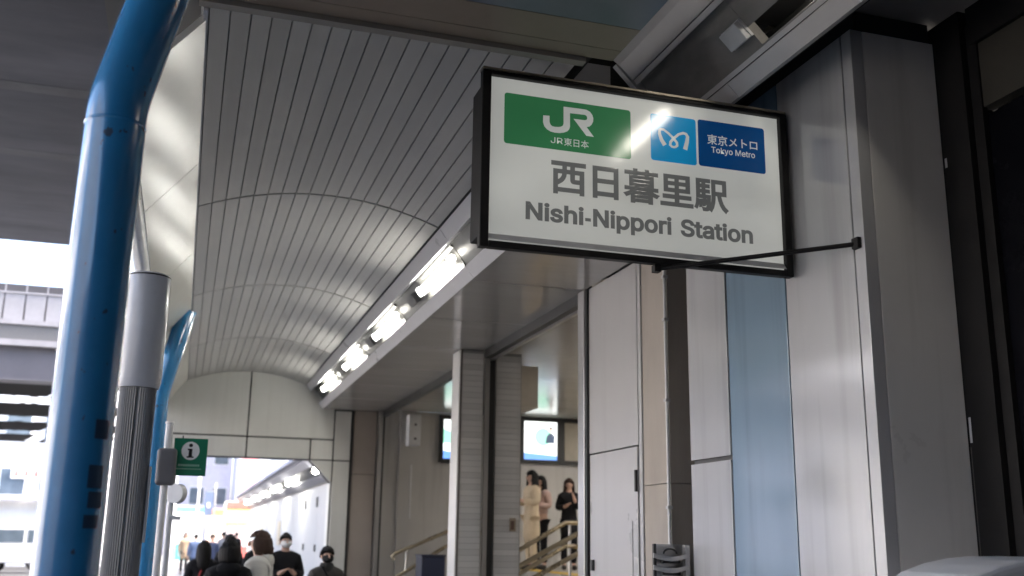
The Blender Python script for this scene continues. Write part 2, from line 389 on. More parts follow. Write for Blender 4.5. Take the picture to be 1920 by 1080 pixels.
def tiled_pillar(name, label, x0, x1, y0, y1, loc, left_m, edge=True):
    P = thing(name, label, 'pillar', (loc[0], loc[1], 0))
    obj('core', bx(x0+.004, x1-.004, y0+.012, y1, 0, 3.645), M('grout', (.34,.33,.31), .8), P)
    h = .0612; n = int(3.64/h); first = None
    xm = x0+.016; xe = x1-.016
    for i in range(n):
        if first is None: first = obj('tile', bx(xm, xe, y0, y0+.011, .003, h-.001), tile_m, P)
        else:
            o = first.copy(); link(o); o.parent = P; o.location = (random.uniform(-.0008,.0008), random.uniform(-.0012,.0012), i*h)
    if edge:
        obj('corner_strip', bx(x0-.002, x0+.014, y0-.004, y0+.02, 0, 3.645), M('bronze', (.16,.14,.125), .4, metal=.5), P)
    obj('side_slab', bx(x0-.012, x0+.003, y0+.021, y1-.003, 0, 3.645), left_m, P)
    return P
tiled_pillar('tiled_pillar', 'pale tiled pillar with a white side, left of the dark door frame', 2.765, 3.03, 10.68, 11.02, (2.9,10.85), tile_edge)
tiled_pillar('tiled_pillar', 'pale tiled pillar carrying a small notice, right of the dark door frame', 3.16, 3.475, 10.72, 11.02, (3.3,10.85), tile_m, False)
nt_ = thing('small_notice', 'small brown notice stuck on the right tiled pillar', 'notice', (3.385, 10.715, 1.9))
obj('plate', bx(3.35, 3.42, 10.708, 10.716, 1.72, 1.86), M('notice', (.33,.27,.20), .5), nt_)
obj('print', bx(3.362, 3.40, 10.704, 10.7078, 1.74, 1.83), M('notice_print', (.12,.07,.05), .5), nt_)
# door frames
df = thing('entrance_door_frame', 'dark metal door head and steel posts of the station entrance', 'door frame', (3.06, 9, 0))
obj('head_beam', bx(3.022, 3.09, 7.68, 10.66, 3.56, 3.70), dark_steel, df)
obj('head_beam', bx(3.022, 3.09, 11.03, 16.8, 3.56, 3.70), dark_steel, df)
obj('head_rail', bx(3.093, 3.13, 7.68, 10.66, 3.54, 3.66), steel, df)
obj('post', bx(3.035, 3.085, 10.66, 10.70, 0, 3.56), steel, df); obj('post', bx(3.088, 3.15, 10.68, 10.76, 0, 3.66), dark_steel, df)
obj('post', bx(3.0, 3.07, 7.64, 7.78, 0, 3.645), steel, df, bevel=.006)
obj('post_seal', bx(3.01, 3.06, 7.605, 7.638, 0, 3.645), dark_steel, df)
obj('post', bx(2.965, 3.03, 16.70, 16.83, 0, 3.645), steel, df); obj('post_seal', bx(3.032, 3.06, 16.70, 16.83, 0, 3.56), dark_steel, df)
# service door wall
sw = thing('service_wall', 'off-white service panel with a locked door below it', 'wall', (3.06, 7.1, 0))
obj('panel', bx(3.03, 3.08, 6.675, 7.60, 2.305, 3.64), door_m, sw)
dr = obj('door', bx(3.028, 3.075, 6.69, 7.585, .02, 2.292), door_m, sw)
obj('hinge', bx(3.012, 3.03, 6.692, 6.712, 1.98, 2.13), dark_steel, dr); obj('latch', bx(3.008, 3.03, 7.50, 7.54, 1.42, 1.50), dark_steel, dr)
obj('hatch', bx(3.022, 3.0275, 6.78, 7.02, 1.4, 1.78), door_m, dr)
obj('seam', bx(3.052, 3.079, 6.675, 7.60, 2.293, 2.304), joint_m, sw)
obj('jamb', bx(3.035, 3.09, 6.62, 6.672, 0, 3.64), door_m, sw)
# concrete column and conduit
cc = thing('concrete_column', 'bare beige concrete column with patched surface', 'column', (3.3, 6.4, 0))
obj('shaft', bx(3.045, 3.75, 6.20, 6.615, 2.02, 4.25), conc_beige, cc); obj('shaft', bx(3.045, 3.75, 6.20, 6.615, 0, 2.015), conc_beige, cc)
cd = thing('conduit', 'thin pale conduit running up the concrete column corner', 'pipe', (3.03, 6.2, 0))
obj('pipe', MB().tube([(3.028, 6.20, 0), (3.028, 6.20, 4.2)], .011, 10), white_paint, cd, smooth=True)
for z in (1.0, 1.85, 2.55, 3.1, 3.4): obj('clip', bx(3.01, 3.046, 6.18, 6.215, z, z+.02), grey_box, cd)
tag(obj('recess_wall', bx(3.5, 3.74, 5.3, 6.195, 0, 4.2), M('recess', (.09,.075,.055), .8), at=(3.6,5.9,0)), 'dark brown wall at the back of the recess beside the concrete column', 'wall')

# ================================================================== CLADDING WALL
cl = thing('cladding_wall', 'white and blue enamel panel wall behind the hanging sign', 'wall', (3.05, 5, 0))
def cpan(y0, y1, z0, z1, m, nm='panel'): return obj(nm, bx(3.03, 3.10, y0+.004, y1-.004, z0, z1), m, cl, bevel=.003)
cpan(5.378, 5.885, 2.14, 4.19, white_p); cpan(5.378, 5.885, .02, 2.115, white_p)
cpan(4.722, 5.365, .02, 4.19, blue_p)
cpan(4.105, 4.718, .02, 4.19, white_p)
obj('corner_panel', bx(3.03, 3.10, 4.02, 4.098, .02, 4.19), white_p, cl, bevel=.003)
obj('front_panel', bx(3.104, 3.535, 4.02, 4.10, .02, 4.19), M('pillar_front', (.70,.685,.66), .3, .06, 1.2, .06, 1.2, bdetail=0, grime=.3), cl, bevel=.003)
obj('backing', bx(3.11, 3.49, 4.105, 5.88, 0, 4.2), joint_m, cl)
obj('seam_strip', bx(3.055, 3.105, 5.38, 5.88, 2.116, 2.139), dark_steel, cl)
obj('head_shadow_gap', bx(3.06, 3.52, 4.03, 5.88, 4.19, 4.30), joint_m, cl)

# ================================================================== NEAR CEILING
nc = thing('forecourt_ceiling', 'brown and slate ceiling strips over the forecourt edge', 'ceiling', (1, 2, 4.05))
for y0, y1, m in ((4.32,4.43,brown_c),(4.09,4.315,brown_c),(3.79,4.085,blue_c),(3.49,3.785,blue_c),(3.0,3.485,blue_c),(1.5,2.995,blue_c),(-1,1.495,blue_c),(-4,-1.005,blue_c)):
    obj('ceiling_strip', bx(-.45, 1.90, y0, y1, 4.02, 4.05), m, nc)
obj('backing', bx(-1.2, 6.0, -12, 4.43, 4.62, 4.7), joint_m, nc)
obj('backing', bx(-.45, 1.91, -12, 4.43, 4.055, 4.09), joint_m, nc)
obj('backing', bx(1.9, 6.0, 4.432, 5.88, 4.62, 4.7), joint_m, nc)
cA, cB, cC, cD = Vector((2.274,4.412)), Vector((2.385,4.30)), Vector((2.602,4.083)), Vector((2.692,3.993))
nq = Vector((1,1)).normalized()
def slant(p, q, a, b, d0, d1, y0, y1):      # plate on the slanted cove between fractions a..b of p-q, depth d0..d1 upwards
    u0, u1 = p+(q-p)*a, p+(q-p)*b
    return MB().prism_y([tuple(u0+nq*d0), tuple(u1+nq*d0), tuple(u1+nq*d1), tuple(u0+nq*d1)], y0, y1)
b1 = thing('ceiling_beam', 'pale boxed beam along the upper edge of the dark ceiling cove', 'beam', (2.33, 2, 4.35))
for y0, y1 in ((-6,1.2),(1.205,4.22),(4.225,5.2)):
    obj('face_panel', slant(cA, cB, 0, .76, 0, .05, y0, y1), lip_m, b1)
obj('edge_strip', slant(cA, cB, .80, 1, .004, .10, -6, 5.2), lip_m, b1)
obj('side_return', MB().prism_y([tuple(cA), tuple(cA+Vector((-.05,.03))), tuple(cA+Vector((-.05,.2))), tuple(cA+Vector((0,.2)))], -6, 5.2), lip_m, b1)
obj('end_cap', slant(cA, cC, -.04, 1.0, -.012, .10, 5.205, 5.25), lip_m, b1)
b2 = thing('ceiling_beam', 'pale boxed beam along the lower edge of the dark ceiling cove', 'beam', (2.65, 2, 4.0))
obj('edge_strip', slant(cC, cD, 0, .2, .004, .10, -6, 5.3), lip_m, b2)
for y0, y1 in ((-6,1.5),(1.505,4.55),(4.555,5.3)):
    obj('face_panel', slant(cC, cD, .25, 1, 0, .05, y0, y1), lip_m, b2)
obj('under_lip', MB().prism_y([tuple(cD), tuple(cD+Vector((.045,.02))), tuple(cD+Vector((.045,.09))), tuple(cD+Vector((0,.06)))], -6, 5.3), lip_m, b2)
rc = thing('cove_channel', 'dark stained concrete channel between the two ceiling beams', 'ceiling', (2.5, 2, 4.2))
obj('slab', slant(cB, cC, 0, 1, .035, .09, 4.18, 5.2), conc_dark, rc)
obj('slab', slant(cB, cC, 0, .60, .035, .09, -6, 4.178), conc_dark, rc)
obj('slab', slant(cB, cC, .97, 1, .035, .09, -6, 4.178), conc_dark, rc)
obj('grey_plate', bx(1.80, 2.3, 5.40, 5.42, 3.9, 4.5), lip_m, rc)
obj('end_wall', bx(1.78, 2.95, 5.5, 5.6, 3.7, 4.6), dark_steel, rc)
jb = thing('junction_box', 'small white junction box on the dark ceiling cove', 'box', (2.5, 4.27, 4.2))
obj('cover', slant(cB, cC, .40, .74, -.012, .034, 4.185, 4.345), grey_box, jb, bevel=.004)
obj('rim', slant(cB, cC, .385, .755, .018, .0345, 4.178, 4.352), grey_box, jb)
obj('wall_head_plate', bx(2.79, 6.0, -6, 4.6, 4.315, 4.35), M('plate', (.25,.24,.23), .5), nc)
obj('shadow_gap', bx(2.785, 2.80, -6, 5.2, 4.06, 4.31), joint_m, nc)
# lamp in the recess in front of the sign (its reflection crosses the sign face)
nl = thing('recess_lamp', 'tube lamp tucked up in the ceiling recess in front of the sign', 'lamp', (2.685, 3.3, 4.25))

# ================================================================== SHOPFRONT AT RIGHT
sh = thing('black_shopfront', 'unlit black shopfront at the right edge', 'shopfront', (3.6, 2, 0))
obj('glass', bx(3.60, 3.64, -6, 3.80, .2, 3.70), dark_shop, sh)
obj('frame', bx(3.538, 3.70, 3.83, 4.08, 0, 4.28), black_m, sh); obj('frame', bx(3.57, 3.60, 3.76, 3.825, 0, 4.2), black_m, sh)
obj('head', bx(3.56, 3.66, -6, 3.80, 4.08, 4.28), black_m, sh)
obj('fascia', bx(3.58, 3.65, -6, 3.78, 3.735, 4.075), shop_panel, sh)
obj('edge_pipe', MB().tube([(3.545, 4.01, 0), (3.545, 4.01, 2.1)], .008, 8), M('old_pipe', (.10,.09,.08), .6), sh)
obj('bracket', bx(3.537, 3.552, 3.995, 4.01, 2.12, 2.24), grey_box, sh); obj('bracket', bx(3.537, 3.552, 3.995, 4.01, 3.5, 3.55), grey_box, sh)
wc = thing('white_cabinet', 'white rounded cabinet top in the lower right corner', 'cabinet', (3.1, 3.4, 0))
pts = [(2.62,0),(3.5,0),(3.5,1.60),(3.2,1.608)] + [(3.12-.5*math.sin(rad(a))*1.0, 1.608-.16*(1-math.cos(rad(a)))) for a in (10,22,36,52,70,85)]
obj('body', MB().prism_y(pts, 3.1, 3.55), near_white, wc, bevel=.03, seg=3)
obj('plinth', bx(2.68, 3.45, 3.14, 3.52, 0, .0), dark_steel, wc) if False else None
obj('door_seam', bx(3.05, 3.056, 3.096, 3.10, .2, 1.4), dark_steel, wc)

# ================================================================== STATION SIGN
sg = thing('station_sign', 'white lightbox station sign with green and blue logos projecting from the wall', 'sign', (2.13, 4.7, 3.0))
SY = 4.62
def ring(x0, x1, z0, z1, wl, wr, wb, wt, y0, y1):
    m = MB(); m.box(x0, x0+wl, y0, y1, z0, z1); m.box(x1-wr, x1, y0, y1, z0, z1); m.box(x0+wl, x1-wr, y0, y1, z0, z0+wb); m.box(x0+wl, x1-wr, y0, y1, z1-wt, z1); return m
obj('frame', ring(1.262, 3.005, 3.022, 3.952, .046, .042, .034, .022, SY-.03, SY+.02), black_m, sg, bevel=.005)
obj('rear_box', bx(1.266, 3.0, SY+.022, SY+.17, 3.085, 3.88), black_m, sg, bevel=.006)
obj('bottom_bar', bx(1.29, 2.92, SY+.03, SY+.10, 3.055, 3.0845), black_m, sg)
obj('top_cap', bx(1.262, 3.0, SY-.032, SY+.03, 3.954, 3.966), M('cap', (.30,.26,.21), .4, metal=.6), sg)
def semit(name, col, e, rough=.12):
    m = M(name, col, rough, .03, 2, emit=e, rvar=.02, spec=.55); return m
E_ = .042
face_m = semit('sign_white', (.68,.69,.65), E_)
grn_m = semit('sign_green', (.04,.20,.08), E_*1.0)
lb_m = semit('sign_sky_blue', (.012,.30,.62), E_*.9)
db_m = semit('sign_navy', (.006,.065,.22), E_*.9)
gry_m = semit('sign_grey_print', (.18,.185,.18), E_*.8)
wl_m = semit('sign_white_print', (.66,.68,.66), E_*.9)
fc = obj('face', bx(1.30, 2.97, SY, SY+.03, 3.055, 3.93), face_m, sg)
obj('inner_ledge', MB().add([(1.308,SY-.028,3.062),(2.963,SY-.028,3.062),(2.963,SY-.001,3.098),(1.308,SY-.001,3.098)], [(0,1,2,3)]), grey_box, sg)
y_ = SY-.002
def flat(pts, y): m = MB(); m.add([(p[0], y, p[1]) for p in pts], [tuple(range(len(pts)))]); return m
gp = obj('green_plate', flat(rrect(1.385, 2.08, 3.578, 3.852, .015), y_), grn_m, sg)
lp = obj('light_blue_plate', flat(rrect(2.194, 2.461, 3.592, 3.855, .015), y_), lb_m, sg)
dp = obj('navy_plate', flat(rrect(2.473, 2.878, 3.595, 3.86, .015), y_), db_m, sg)
def arcp(cx, cz, r, s, e, n=7): return [(cx+r*math.cos(rad(s+(e-s)*k/n)), cz+r*math.sin(rad(s+(e-s)*k/n))) for k in range(n+1)]
jr = flat([(1.5925, 3.7548), (1.6267, 3.7576), (1.6269, 3.7254), (1.6315, 3.7108), (1.6421, 3.7024), (1.6558, 3.7007), (1.674, 3.7023), (1.6893, 3.706), (1.6999, 3.7136), (1.7036, 3.727), (1.7033, 3.819), (1.7658, 3.8201), (1.8123, 3.8206), (1.831, 3.8196), (1.8496, 3.8114), (1.8626, 3.7961), (1.8682, 3.7782), (1.8668, 3.7593), (1.8587, 3.7411), (1.8462, 3.7285), (1.8307, 3.7238), (1.8708, 3.6747), (1.829, 3.6751), (1.7581, 3.7594), (1.7905, 3.76), (1.8199, 3.7604), (1.8302, 3.7637), (1.8345, 3.7718), (1.8324, 3.783), (1.8231, 3.7898), (1.7813, 3.789), (1.7387, 3.7876), (1.7388, 3.7135), (1.7351, 3.6991), (1.7244, 3.6854), (1.7046, 3.6756), (1.6803, 3.6698), (1.656, 3.6689), (1.6347, 3.6715), (1.6135, 3.6808), (1.5983, 3.6969), (1.5921, 3.7174)], y_-.002)
obj('emblem', jr, wl_m, gp)
obj('letter', text_mb('J', 1.634, 1.659, 0, y_-.002, zrange=(3.611,3.643)), wl_m, gp); obj('letter', text_mb('R', 1.668, 1.699, 0, y_-.002, zrange=(3.611,3.643)), wl_m, gp)
obj('lettering', text_mb('東日本', 1.706, 1.842, 0, y_-.002, zrange=(3.605,3.648), offset=.004), wl_m, gp)
hz = lambda cx, cy_: (2.232+(cx-1003)*.001159, 3.727-((cy_-378)-.125*(cx-1085))*.00112)
hp = [(1040,412),(1024,385),(1014,355),(1014,338),(1022,331),(1036,333),(1060,352),(1085,377),(1101,398),(1102,413),(1093,420),(1085,421),(1076,419),(1067,410),(1069,395),(1085,377),(1110,356),(1134,349),(1149,354),(1156,368),(1153,392),(1142,433)]
hw = [22,19,16,13,11,11,12,13,13,12,11,11,11,12,13,13,12,12,13,16,19,22]
obj('emblem', MB().ribbon([hz(*p) for p in hp], [q*.00116 for q in hw], y_-.002), wl_m, lp)
obj('lettering', text_mb('東京メトロ', 2.526, 2.831, 0, y_-.002, zrange=(3.724,3.782), bold=.012), wl_m, dp)
obj('lettering', text_mb('Tokyo Metro', 2.549, 2.814, 3.678, y_-.002, h=.034, bold=.012), wl_m, dp)
obj('lettering', text_mb('西日暮里駅', 1.638, 2.643, 0, y_, zrange=(3.338,3.532), bold=.028), gry_m, sg)
for wd_, xa_, xb_ in (('Nishi', 1.504, 1.814), ('Nippori', 1.865, 2.304), ('Station', 2.355, 2.781)):
    obj('lettering', text_mb(wd_, xa_, xb_, 3.190, y_, h=.094, bold=.028), gry_m, sg)
obj('hyphen', flat([(1.822,3.214),(1.853,3.214),(1.853,3.231),(1.822,3.231)], y_), gry_m, sg)
obj('brace', MB().tube([(2.24, SY+.01, 3.008), (3.03, 4.065, 3.066)], .012, 10), black_m, sg, smooth=True)
obj('brace_foot', bx(3.005, 3.03, 4.04, 4.09, 3.04, 3.095), black_m, sg, bevel=.004)
obj('brace_bolt', bx(2.20, 2.235, SY-.01, SY+.03, 2.985, 3.021), black_m, sg)
obj('wall_mount', bx(3.0, 3.03, SY+.02, SY+.14, 3.1, 3.85), black_m, sg)

# lamp in the recess
obj('tube', MB().tube([(2.685, 3.22, 4.25), (2.685, 3.80, 4.25)], .04, 12), near_tube_m, nl, smooth=True)
obj('housing', bx(2.60, 2.78, 2.6, 4.3, 4.30, 4.31), dark_steel, nl)
obj('starter_bulb', MB().ball((2.685,3.05,4.25), .03,.03,.03, 12, 8), near_tube_m, nl, smooth=True)

# ================================================================== BLUE POLES
def blue_pole(y, label, x=-.325):
    P = thing('blue_pole', label, 'pole', (x, y, 0), 'bent blue poles holding up the canopy')
    r = .098; th = rad(12.5); R = .6
    path = [(x, y, 0), (x, y, 1.0), (x, y, 2.0), (x, y, 3.0)]
    for k in range(1, 9):
        a = th*k/8; path.append((x+R*(1-math.cos(a)), y, 3.0+R*math.sin(a)))
    e = path[-1]; d = .86; path.append((e[0]+d*math.sin(th), y, e[2]+d*math.cos(th)))
    obj('shaft', MB().tube(path, r, 40), blue_paint, P, smooth=True)
    for zz in (2.985,): obj('weld_seam', MB().tube([(x, y, zz-.007), (x, y, zz-.003), (x, y, zz+.003), (x, y, zz+.007)], [r-.001, r+.0022, r+.0022, r-.001], 40), blue_paint, P, smooth=True)
    m = MB()
    return P
bp1 = blue_pole(3.5, 'thick glossy blue pole nearest the camera, bent at the top')
blue_pole(11.3, 'far blue pole half hidden behind the grey ribbed column')
for (dz, z0, z1, a0_) in ((0, 1.93, 1.99, 300), (0, 1.78, 1.85, 296), (0, 1.72, 1.77, 300), (0, 1.66, 1.70, 296)):
    m = MB(); n = 5
    aa = [rad(a0_+k*6) for k in range(n+1)]
    vs = [(-.325+.0995*math.cos(a), 3.5+.0995*math.sin(a), z) for z in (z0, z1) for a in aa]
    m.add(vs, [(k, k+1, k+n+2, k+n+1) for k in range(n)])
    obj('painted_reflection', m, M('reflection_tone', (.012,.05,.11), .6), bp1)  # dark squares painted in for reflections on the glossy pole

# ribbed advertising column
ac = thing('ribbed_column', 'grey ribbed metal column with a smooth cylindrical cap', 'column', (-.287, 6, 0))
obj('cap', MB().lathe([(0,3.075),(.095,3.075),(.112,3.068),(.118,3.05),(.118,2.46),(.112,2.44),(.108,2.425),(0,2.425)], -.287, 6, 48), grey_paint, ac, smooth=True)
obj('cap_rim', MB().lathe([(.1185,3.060),(.1192,3.060),(.1192,3.052),(.1185,3.052)], -.287, 6, 48), dark_steel, ac)
m = MB(); n = 96; ring_ = []
for k in range(n):
    a = 2*math.pi*k/n; r = .098 if k % 2 else .093
    if k % 24 in (0, 1): r = .084
    ring_.append((-.287+r*math.cos(a), 6+r*math.sin(a)))
m.prism_z(ring_, 0, 2.424); obj('ribbed_shaft', m, rib_m, ac)
obj('side_plate', bx(-.19, -.176, 5.96, 6.03, 1.6, 2.0), grey_box, ac)
obj('base', MB().lathe([(.13,0),(.13,.06),(.1,.08),(.098,.08)], -.287, 6, 32), rib_m, ac)

# information post and board
ip = thing('information_post', 'slim white post with a grey bracket box', 'post', (-.15, 9, 0))
obj('pole', MB().tube([(-.155,9,0),(-.155,9,2.53)], .03, 16), white_paint, ip, smooth=True)
obj('cap', MB().lathe([(0,2.55),(.034,2.55),(.036,2.535),(.03,2.53)], -.155, 9, 16), white_paint, ip)
obj('bracket_box', bx(-.23, -.075, 8.93, 9.06, 2.03, 2.33), M('bracket_grey', (.13,.13,.14), .5), ip, bevel=.03, seg=3)
ib = thing('information_board', 'green information board with a white circle and letter i', 'sign', (.03, 9.02, 2.2))
obj('board', bx(-.105, .162, 9.0, 9.02, 2.113, 2.42), green_s, ib)
obj('disc', flat([(.028+.072*math.cos(rad(a)), 2.317+.075*math.sin(rad(a))) for a in range(0,360,10)], 8.998), white_paint, ib)
ii = MB(); ii.add([(.028+.0155*math.cos(rad(a)), 8.9965, 2.362+.0155*math.sin(rad(a))) for a in range(0,360,20)], [tuple(range(18))])
for q in ((.014,.042,2.272,2.335),(.005,.02,2.322,2.335),(0.0,.056,2.26,2.272)): ii.add([(q[0],8.9965,q[2]),(q[1],8.9965,q[2]),(q[1],8.9965,q[3]),(q[0],8.9965,q[3])], [(0,1,2,3)])
obj('letter', ii, black_m, ib)
pm = MB()
for k in range(9): 
    x0 = -.06+k*.019; pm.add([(x0,8.998,2.19),(x0+.014,8.998,2.19),(x0+.014,8.998,2.207),(x0,8.998,2.207)], [(0,1,2,3)])
for k in range(16):
    x0 = -.075+k*.0125; pm.add([(x0,8.998,2.165),(x0+.009,8.998,2.165),(x0+.009,8.998,2.173),(x0,8.998,2.173)], [(0,1,2,3)])
obj('small_print', pm, M('faint_print', (.30,.45,.36), .6), ib)
obj('hanger', bx(-.045, -.035, 9.0, 9.02, 2.42, 2.44), dark_steel, ib)
mr = thing('round_sign', 'small grey round sign seen edge on behind the white post', 'sign', (-.06, 9.6, 0))
obj('disc', MB().tube([(-.075, 9.6, 1.99), (-.035, 9.66, 1.99)], .085, 20), grey_paint, mr, smooth=True)
obj('stem', MB().tube([(-.10, 9.65, 0), (-.10, 9.65, 2.2)], .028, 12), grey_paint, mr, smooth=True)
obj('arm', bx(-.09, .0, 9.62, 9.67, 1.76, 1.80), grey_paint, mr)

# ================================================================== METAL RACK
rk = thing('metal_rack', 'grey metal tray rack standing beside the white cladding panel', 'rack', (2.9, 5.95, 0))
obj('upright', bx(2.785, 2.803, 5.93, 5.95, 0, 1.63), dark_steel, rk)
obj('upright', bx(2.985, 3.015, 5.90, 5.94, 0, 1.625), steel, rk)
obj('back_plate', bx(2.83, 3.02, 6.0, 6.015, .9, 1.628), steel, rk)
for i, z in enumerate((1.575, 1.505, 1.435, 1.365, 1.295, 1.2, 1.1, 1.0)):
    vs = []; fs = []
    for k in range(7):
        t = k/6; x = 2.772+t*.225; dz = -.02*math.sin(math.pi*t); y = 5.90-.015*math.sin(math.pi*t)
        vs += [(x,y,z+dz),(x,y+.012,z+dz),(x,y+.012,z-.028+dz),(x,y,z-.028+dz)]
    for k in range(6):
        for q in range(4): fs.append((k*4+q, k*4+(q+1) % 4, (k+1)*4+(q+1) % 4, (k+1)*4+q))
    fs += [(0,1,2,3), (24,25,26,27)]
    obj('tray', MB().add(vs, fs), steel, rk)
    if i < 3: obj('tray_shadow_slot', bx(2.86, 2.98, 5.96, 5.98, z-.062, z-.035), dark_steel, rk)
obj('handle', MB().tube([(2.90+.045*math.cos(rad(a)), 5.94, 1.57+.03*math.sin(rad(a))) for a in range(0,181,20)], .006, 8), dark_steel, rk, smooth=True)

# ================================================================== CONCOURSE INTERIOR
BW = 17.6; CZ = 3.78
iw = thing('concourse_back_wall', 'beige back wall of the station concourse', 'wall', (6, BW, 0))
for x0, x1 in ((3.0,3.48),(3.485,3.80),(3.805,4.6),(4.605,5.7),(5.705,6.8),(6.805,8.0),(8.005,9.3)):
    obj('panel', bx(x0, x1, BW+(.0 if x0 != 3.485 else -.05), BW+.1, 0, CZ), inner_wall, iw)
obj('wall_strip', bx(3.69, 3.715, BW-.062, BW-.052, 1.95, 2.85), white_paint, iw)
ic = thing('concourse_ceiling', 'glossy beige panelled ceiling inside the concourse', 'ceiling', (6, 12, CZ))
for y0 in (7.8, 9.6, 11.4, 13.2, 15.0, 16.4):
    y1 = {7.8:9.6, 9.6:11.4, 11.4:13.2, 13.2:15.0, 15.0:16.4, 16.4:BW}[y0]
    obj('panel', bx(3.14, 9.3, y0+.004, y1-.004, CZ, CZ+.03), inner_ceil, ic)
obj('backing', bx(3.1, 9.3, 7.7, BW+.1, CZ+.035, CZ+.07), joint_m, ic)
tag(obj('concourse_side_wall', bx(9.3, 9.5, 5.9, BW+.1, 0, CZ), inner_wall, at=(9.4,12,0)), 'beige far side wall inside the concourse', 'wall')
tag(obj('concourse_near_wall', bx(3.80, 9.3, 6.4, 6.6, 0, 4.2), inner_wall, at=(6,6.5,0)), 'beige near wall inside the concourse behind the service door', 'wall')
for i, (x, y) in enumerate(((5.6,10.2),(6.8,10.2),(6.4,13.0),(7.6,13.0),(6.9,15.4),(8.1,15.4))):
    L = thing('downlight', ('round downlight in the concourse ceiling, nearest the service door','round downlight in the concourse ceiling, second of the near pair','round downlight above the handrails inside','round downlight deeper beyond the handrails','round downlight by the back wall screens','innermost round downlight by the back wall')[i], 'lamp', (x, y, CZ), 'concourse downlights')
    obj('lens', MB().tube([(x,y,CZ-.012),(x,y,CZ-.001)], .11, 20), dl_m, L); obj('trim', MB().lathe([(.112,CZ-.015),(.135,CZ-.012),(.135,CZ-.0005)], x, y, 24), steel, L)
FZ = 1.16
st = thing('entrance_stairs', 'stone steps climbing right into the concourse', 'stairs', (4, 13, 0))
ns = 7
for i in range(ns):
    x0 = 3.55+i*.28
    obj('step', bx(x0, x0+.28 if i < ns-1 else 9.3, 11.1, BW, 0, FZ*(i+1)/ns), M('step_stone', (.30,.28,.25), .6), st)
obj('tactile_strip', bx(5.24, 5.54, 11.2, BW-.1, FZ+.002, FZ+.008), yellow_m, st)
def rail(label, y, tops, zl, loc, posts, grp):
    P = thing('handrail', label, 'handrail', loc, grp)
    for t in tops: obj('rail', MB().tube(t, .030, 12), M('brass_rail', (.42,.36,.26), .28, metal=.85), P, smooth=True)
    for x, z0, z1 in posts: obj('post', MB().tube([(x, y, z0), (x, y, z1)], .019, 10), steel, P, smooth=True)
    return P
rail('brass handrail with a bend, in front of the woman in cream', 13.0, [[(3.75,13,1.25),(4.84,13,1.86),(7,13,1.86)], [(3.75,13,.95),(4.84,13,1.56),(7,13,1.56)]], 0, (4.5,13,0), [(4.90,.8,1.86),(4.2,.3,1.5)], 'concourse handrails')
rail('nearer straight brass handrail climbing behind the steel post', 12.0, [[(3.5,12,1.13),(4.9,12,1.86),(6.5,12,1.86)], [(3.9,12,1.11),(4.9,12,1.62),(6.5,12,1.62)]], 0, (4.5,12,0), [(3.75,.2,1.26),(4.75,.8,1.78)], 'concourse handrails')
rail('grey handrail at the far opening beside the navy box', 16.0, [[(3.16,16,1.30),(3.13,16,1.36),(3.18,16,1.40),(3.95,16,1.72),(5,16,2.15)], [(3.16,16,1.02),(3.95,16,1.50),(5,16,1.93)]], 0, (3.6,16,0), [(3.35,0,1.47)], 'concourse handrails')
nb = thing('navy_bin', 'dark navy box below the far handrail', 'box', (3.6, 15.2, 0))
obj('body', bx(3.37, 3.72, 15.0, 15.4, .02, 1.37), navy_m, nb, bevel=.01); obj('lid', bx(3.36, 3.73, 14.99, 15.41, 1.372, 1.40), navy_m, nb, bevel=.008)
# poster screens
def emat(name, c, e): return M(name, c, .3, .02, 2, emit=e, rvar=0)
def screen(label, x0, x1, z0, z1, lit, y=BW-.06):
    P = thing('poster_frame', label, 'screen' if lit else 'panel', ((x0+x1)/2, y, z0), 'framed panels on the concourse back wall')
    obj('frame', ring(x0-.07, x1+.07, z0-.07, z1+.07, .07, .07, .07, .07, y-.03, y+.05), dark_steel, P)
    obj('panel', bx(x0, x1, y, y+.04, z0, z1), emat('screen_white', (.80,.84,.82), .30) if lit else M('blank_poster', (.46,.42,.34), .5), P)
    return P
s1 = screen('lit poster screen with a green disc and dark suited figure', 5.73, 6.36, 3.02, 3.70, True)
yq = BW-.063
cx0 = 6.10; cz0 = 3.43
obj('green_disc', flat([(cx0+.16*math.cos(rad(a)), cz0+.16*math.sin(rad(a))) for a in range(0,360,15)], yq), emat('poster_green', (.22,.52,.38), .3), s1)
obj('suit_print', flat([(6.14,3.32),(6.31,3.32),(6.32,3.44),(6.27,3.50),(6.21,3.50),(6.16,3.44)], yq-.002), emat('poster_suit', (.03,.05,.09), .2), s1)
obj('head_print', flat([(6.24+.035*math.cos(rad(a)), 3.55+.045*math.sin(rad(a))) for a in range(0,360,30)], yq-.003), emat('poster_skin', (.45,.33,.27), .3), s1)
obj('hair_print', flat([(6.24+.04*math.cos(rad(a)), 3.575+.04*math.sin(rad(a))) for a in range(0,181,20)], yq-.004), emat('poster_hair', (.03,.03,.03), .1), s1)
obj('blue_band', flat([(5.73,3.02),(6.36,3.02),(6.36,3.10),(5.73,3.14)], yq), emat('poster_blue', (.10,.22,.55), .3), s1)
screen('blank cream framed panel right of the lit poster screen', 6.50, 7.1, 3.02, 3.70, False)
s2 = screen('narrow lit poster screen seen through the far opening', 4.25, 4.62, 2.98, 3.66, True)
obj('green_patch', flat([(4.25,3.25),(4.42,3.25),(4.40,3.45),(4.25,3.5)], yq), emat('poster_green', (.22,.52,.38), .3), s2)
obj('blue_band', flat([(4.25,2.98),(4.62,2.98),(4.62,3.08),(4.25,3.12)], yq), emat('poster_blue', (.10,.22,.55), .3), s2)
hb = thing('hanging_sign_box', 'beige box sign hung from the concourse ceiling', 'sign', (3.85, 11.7, 3.4))
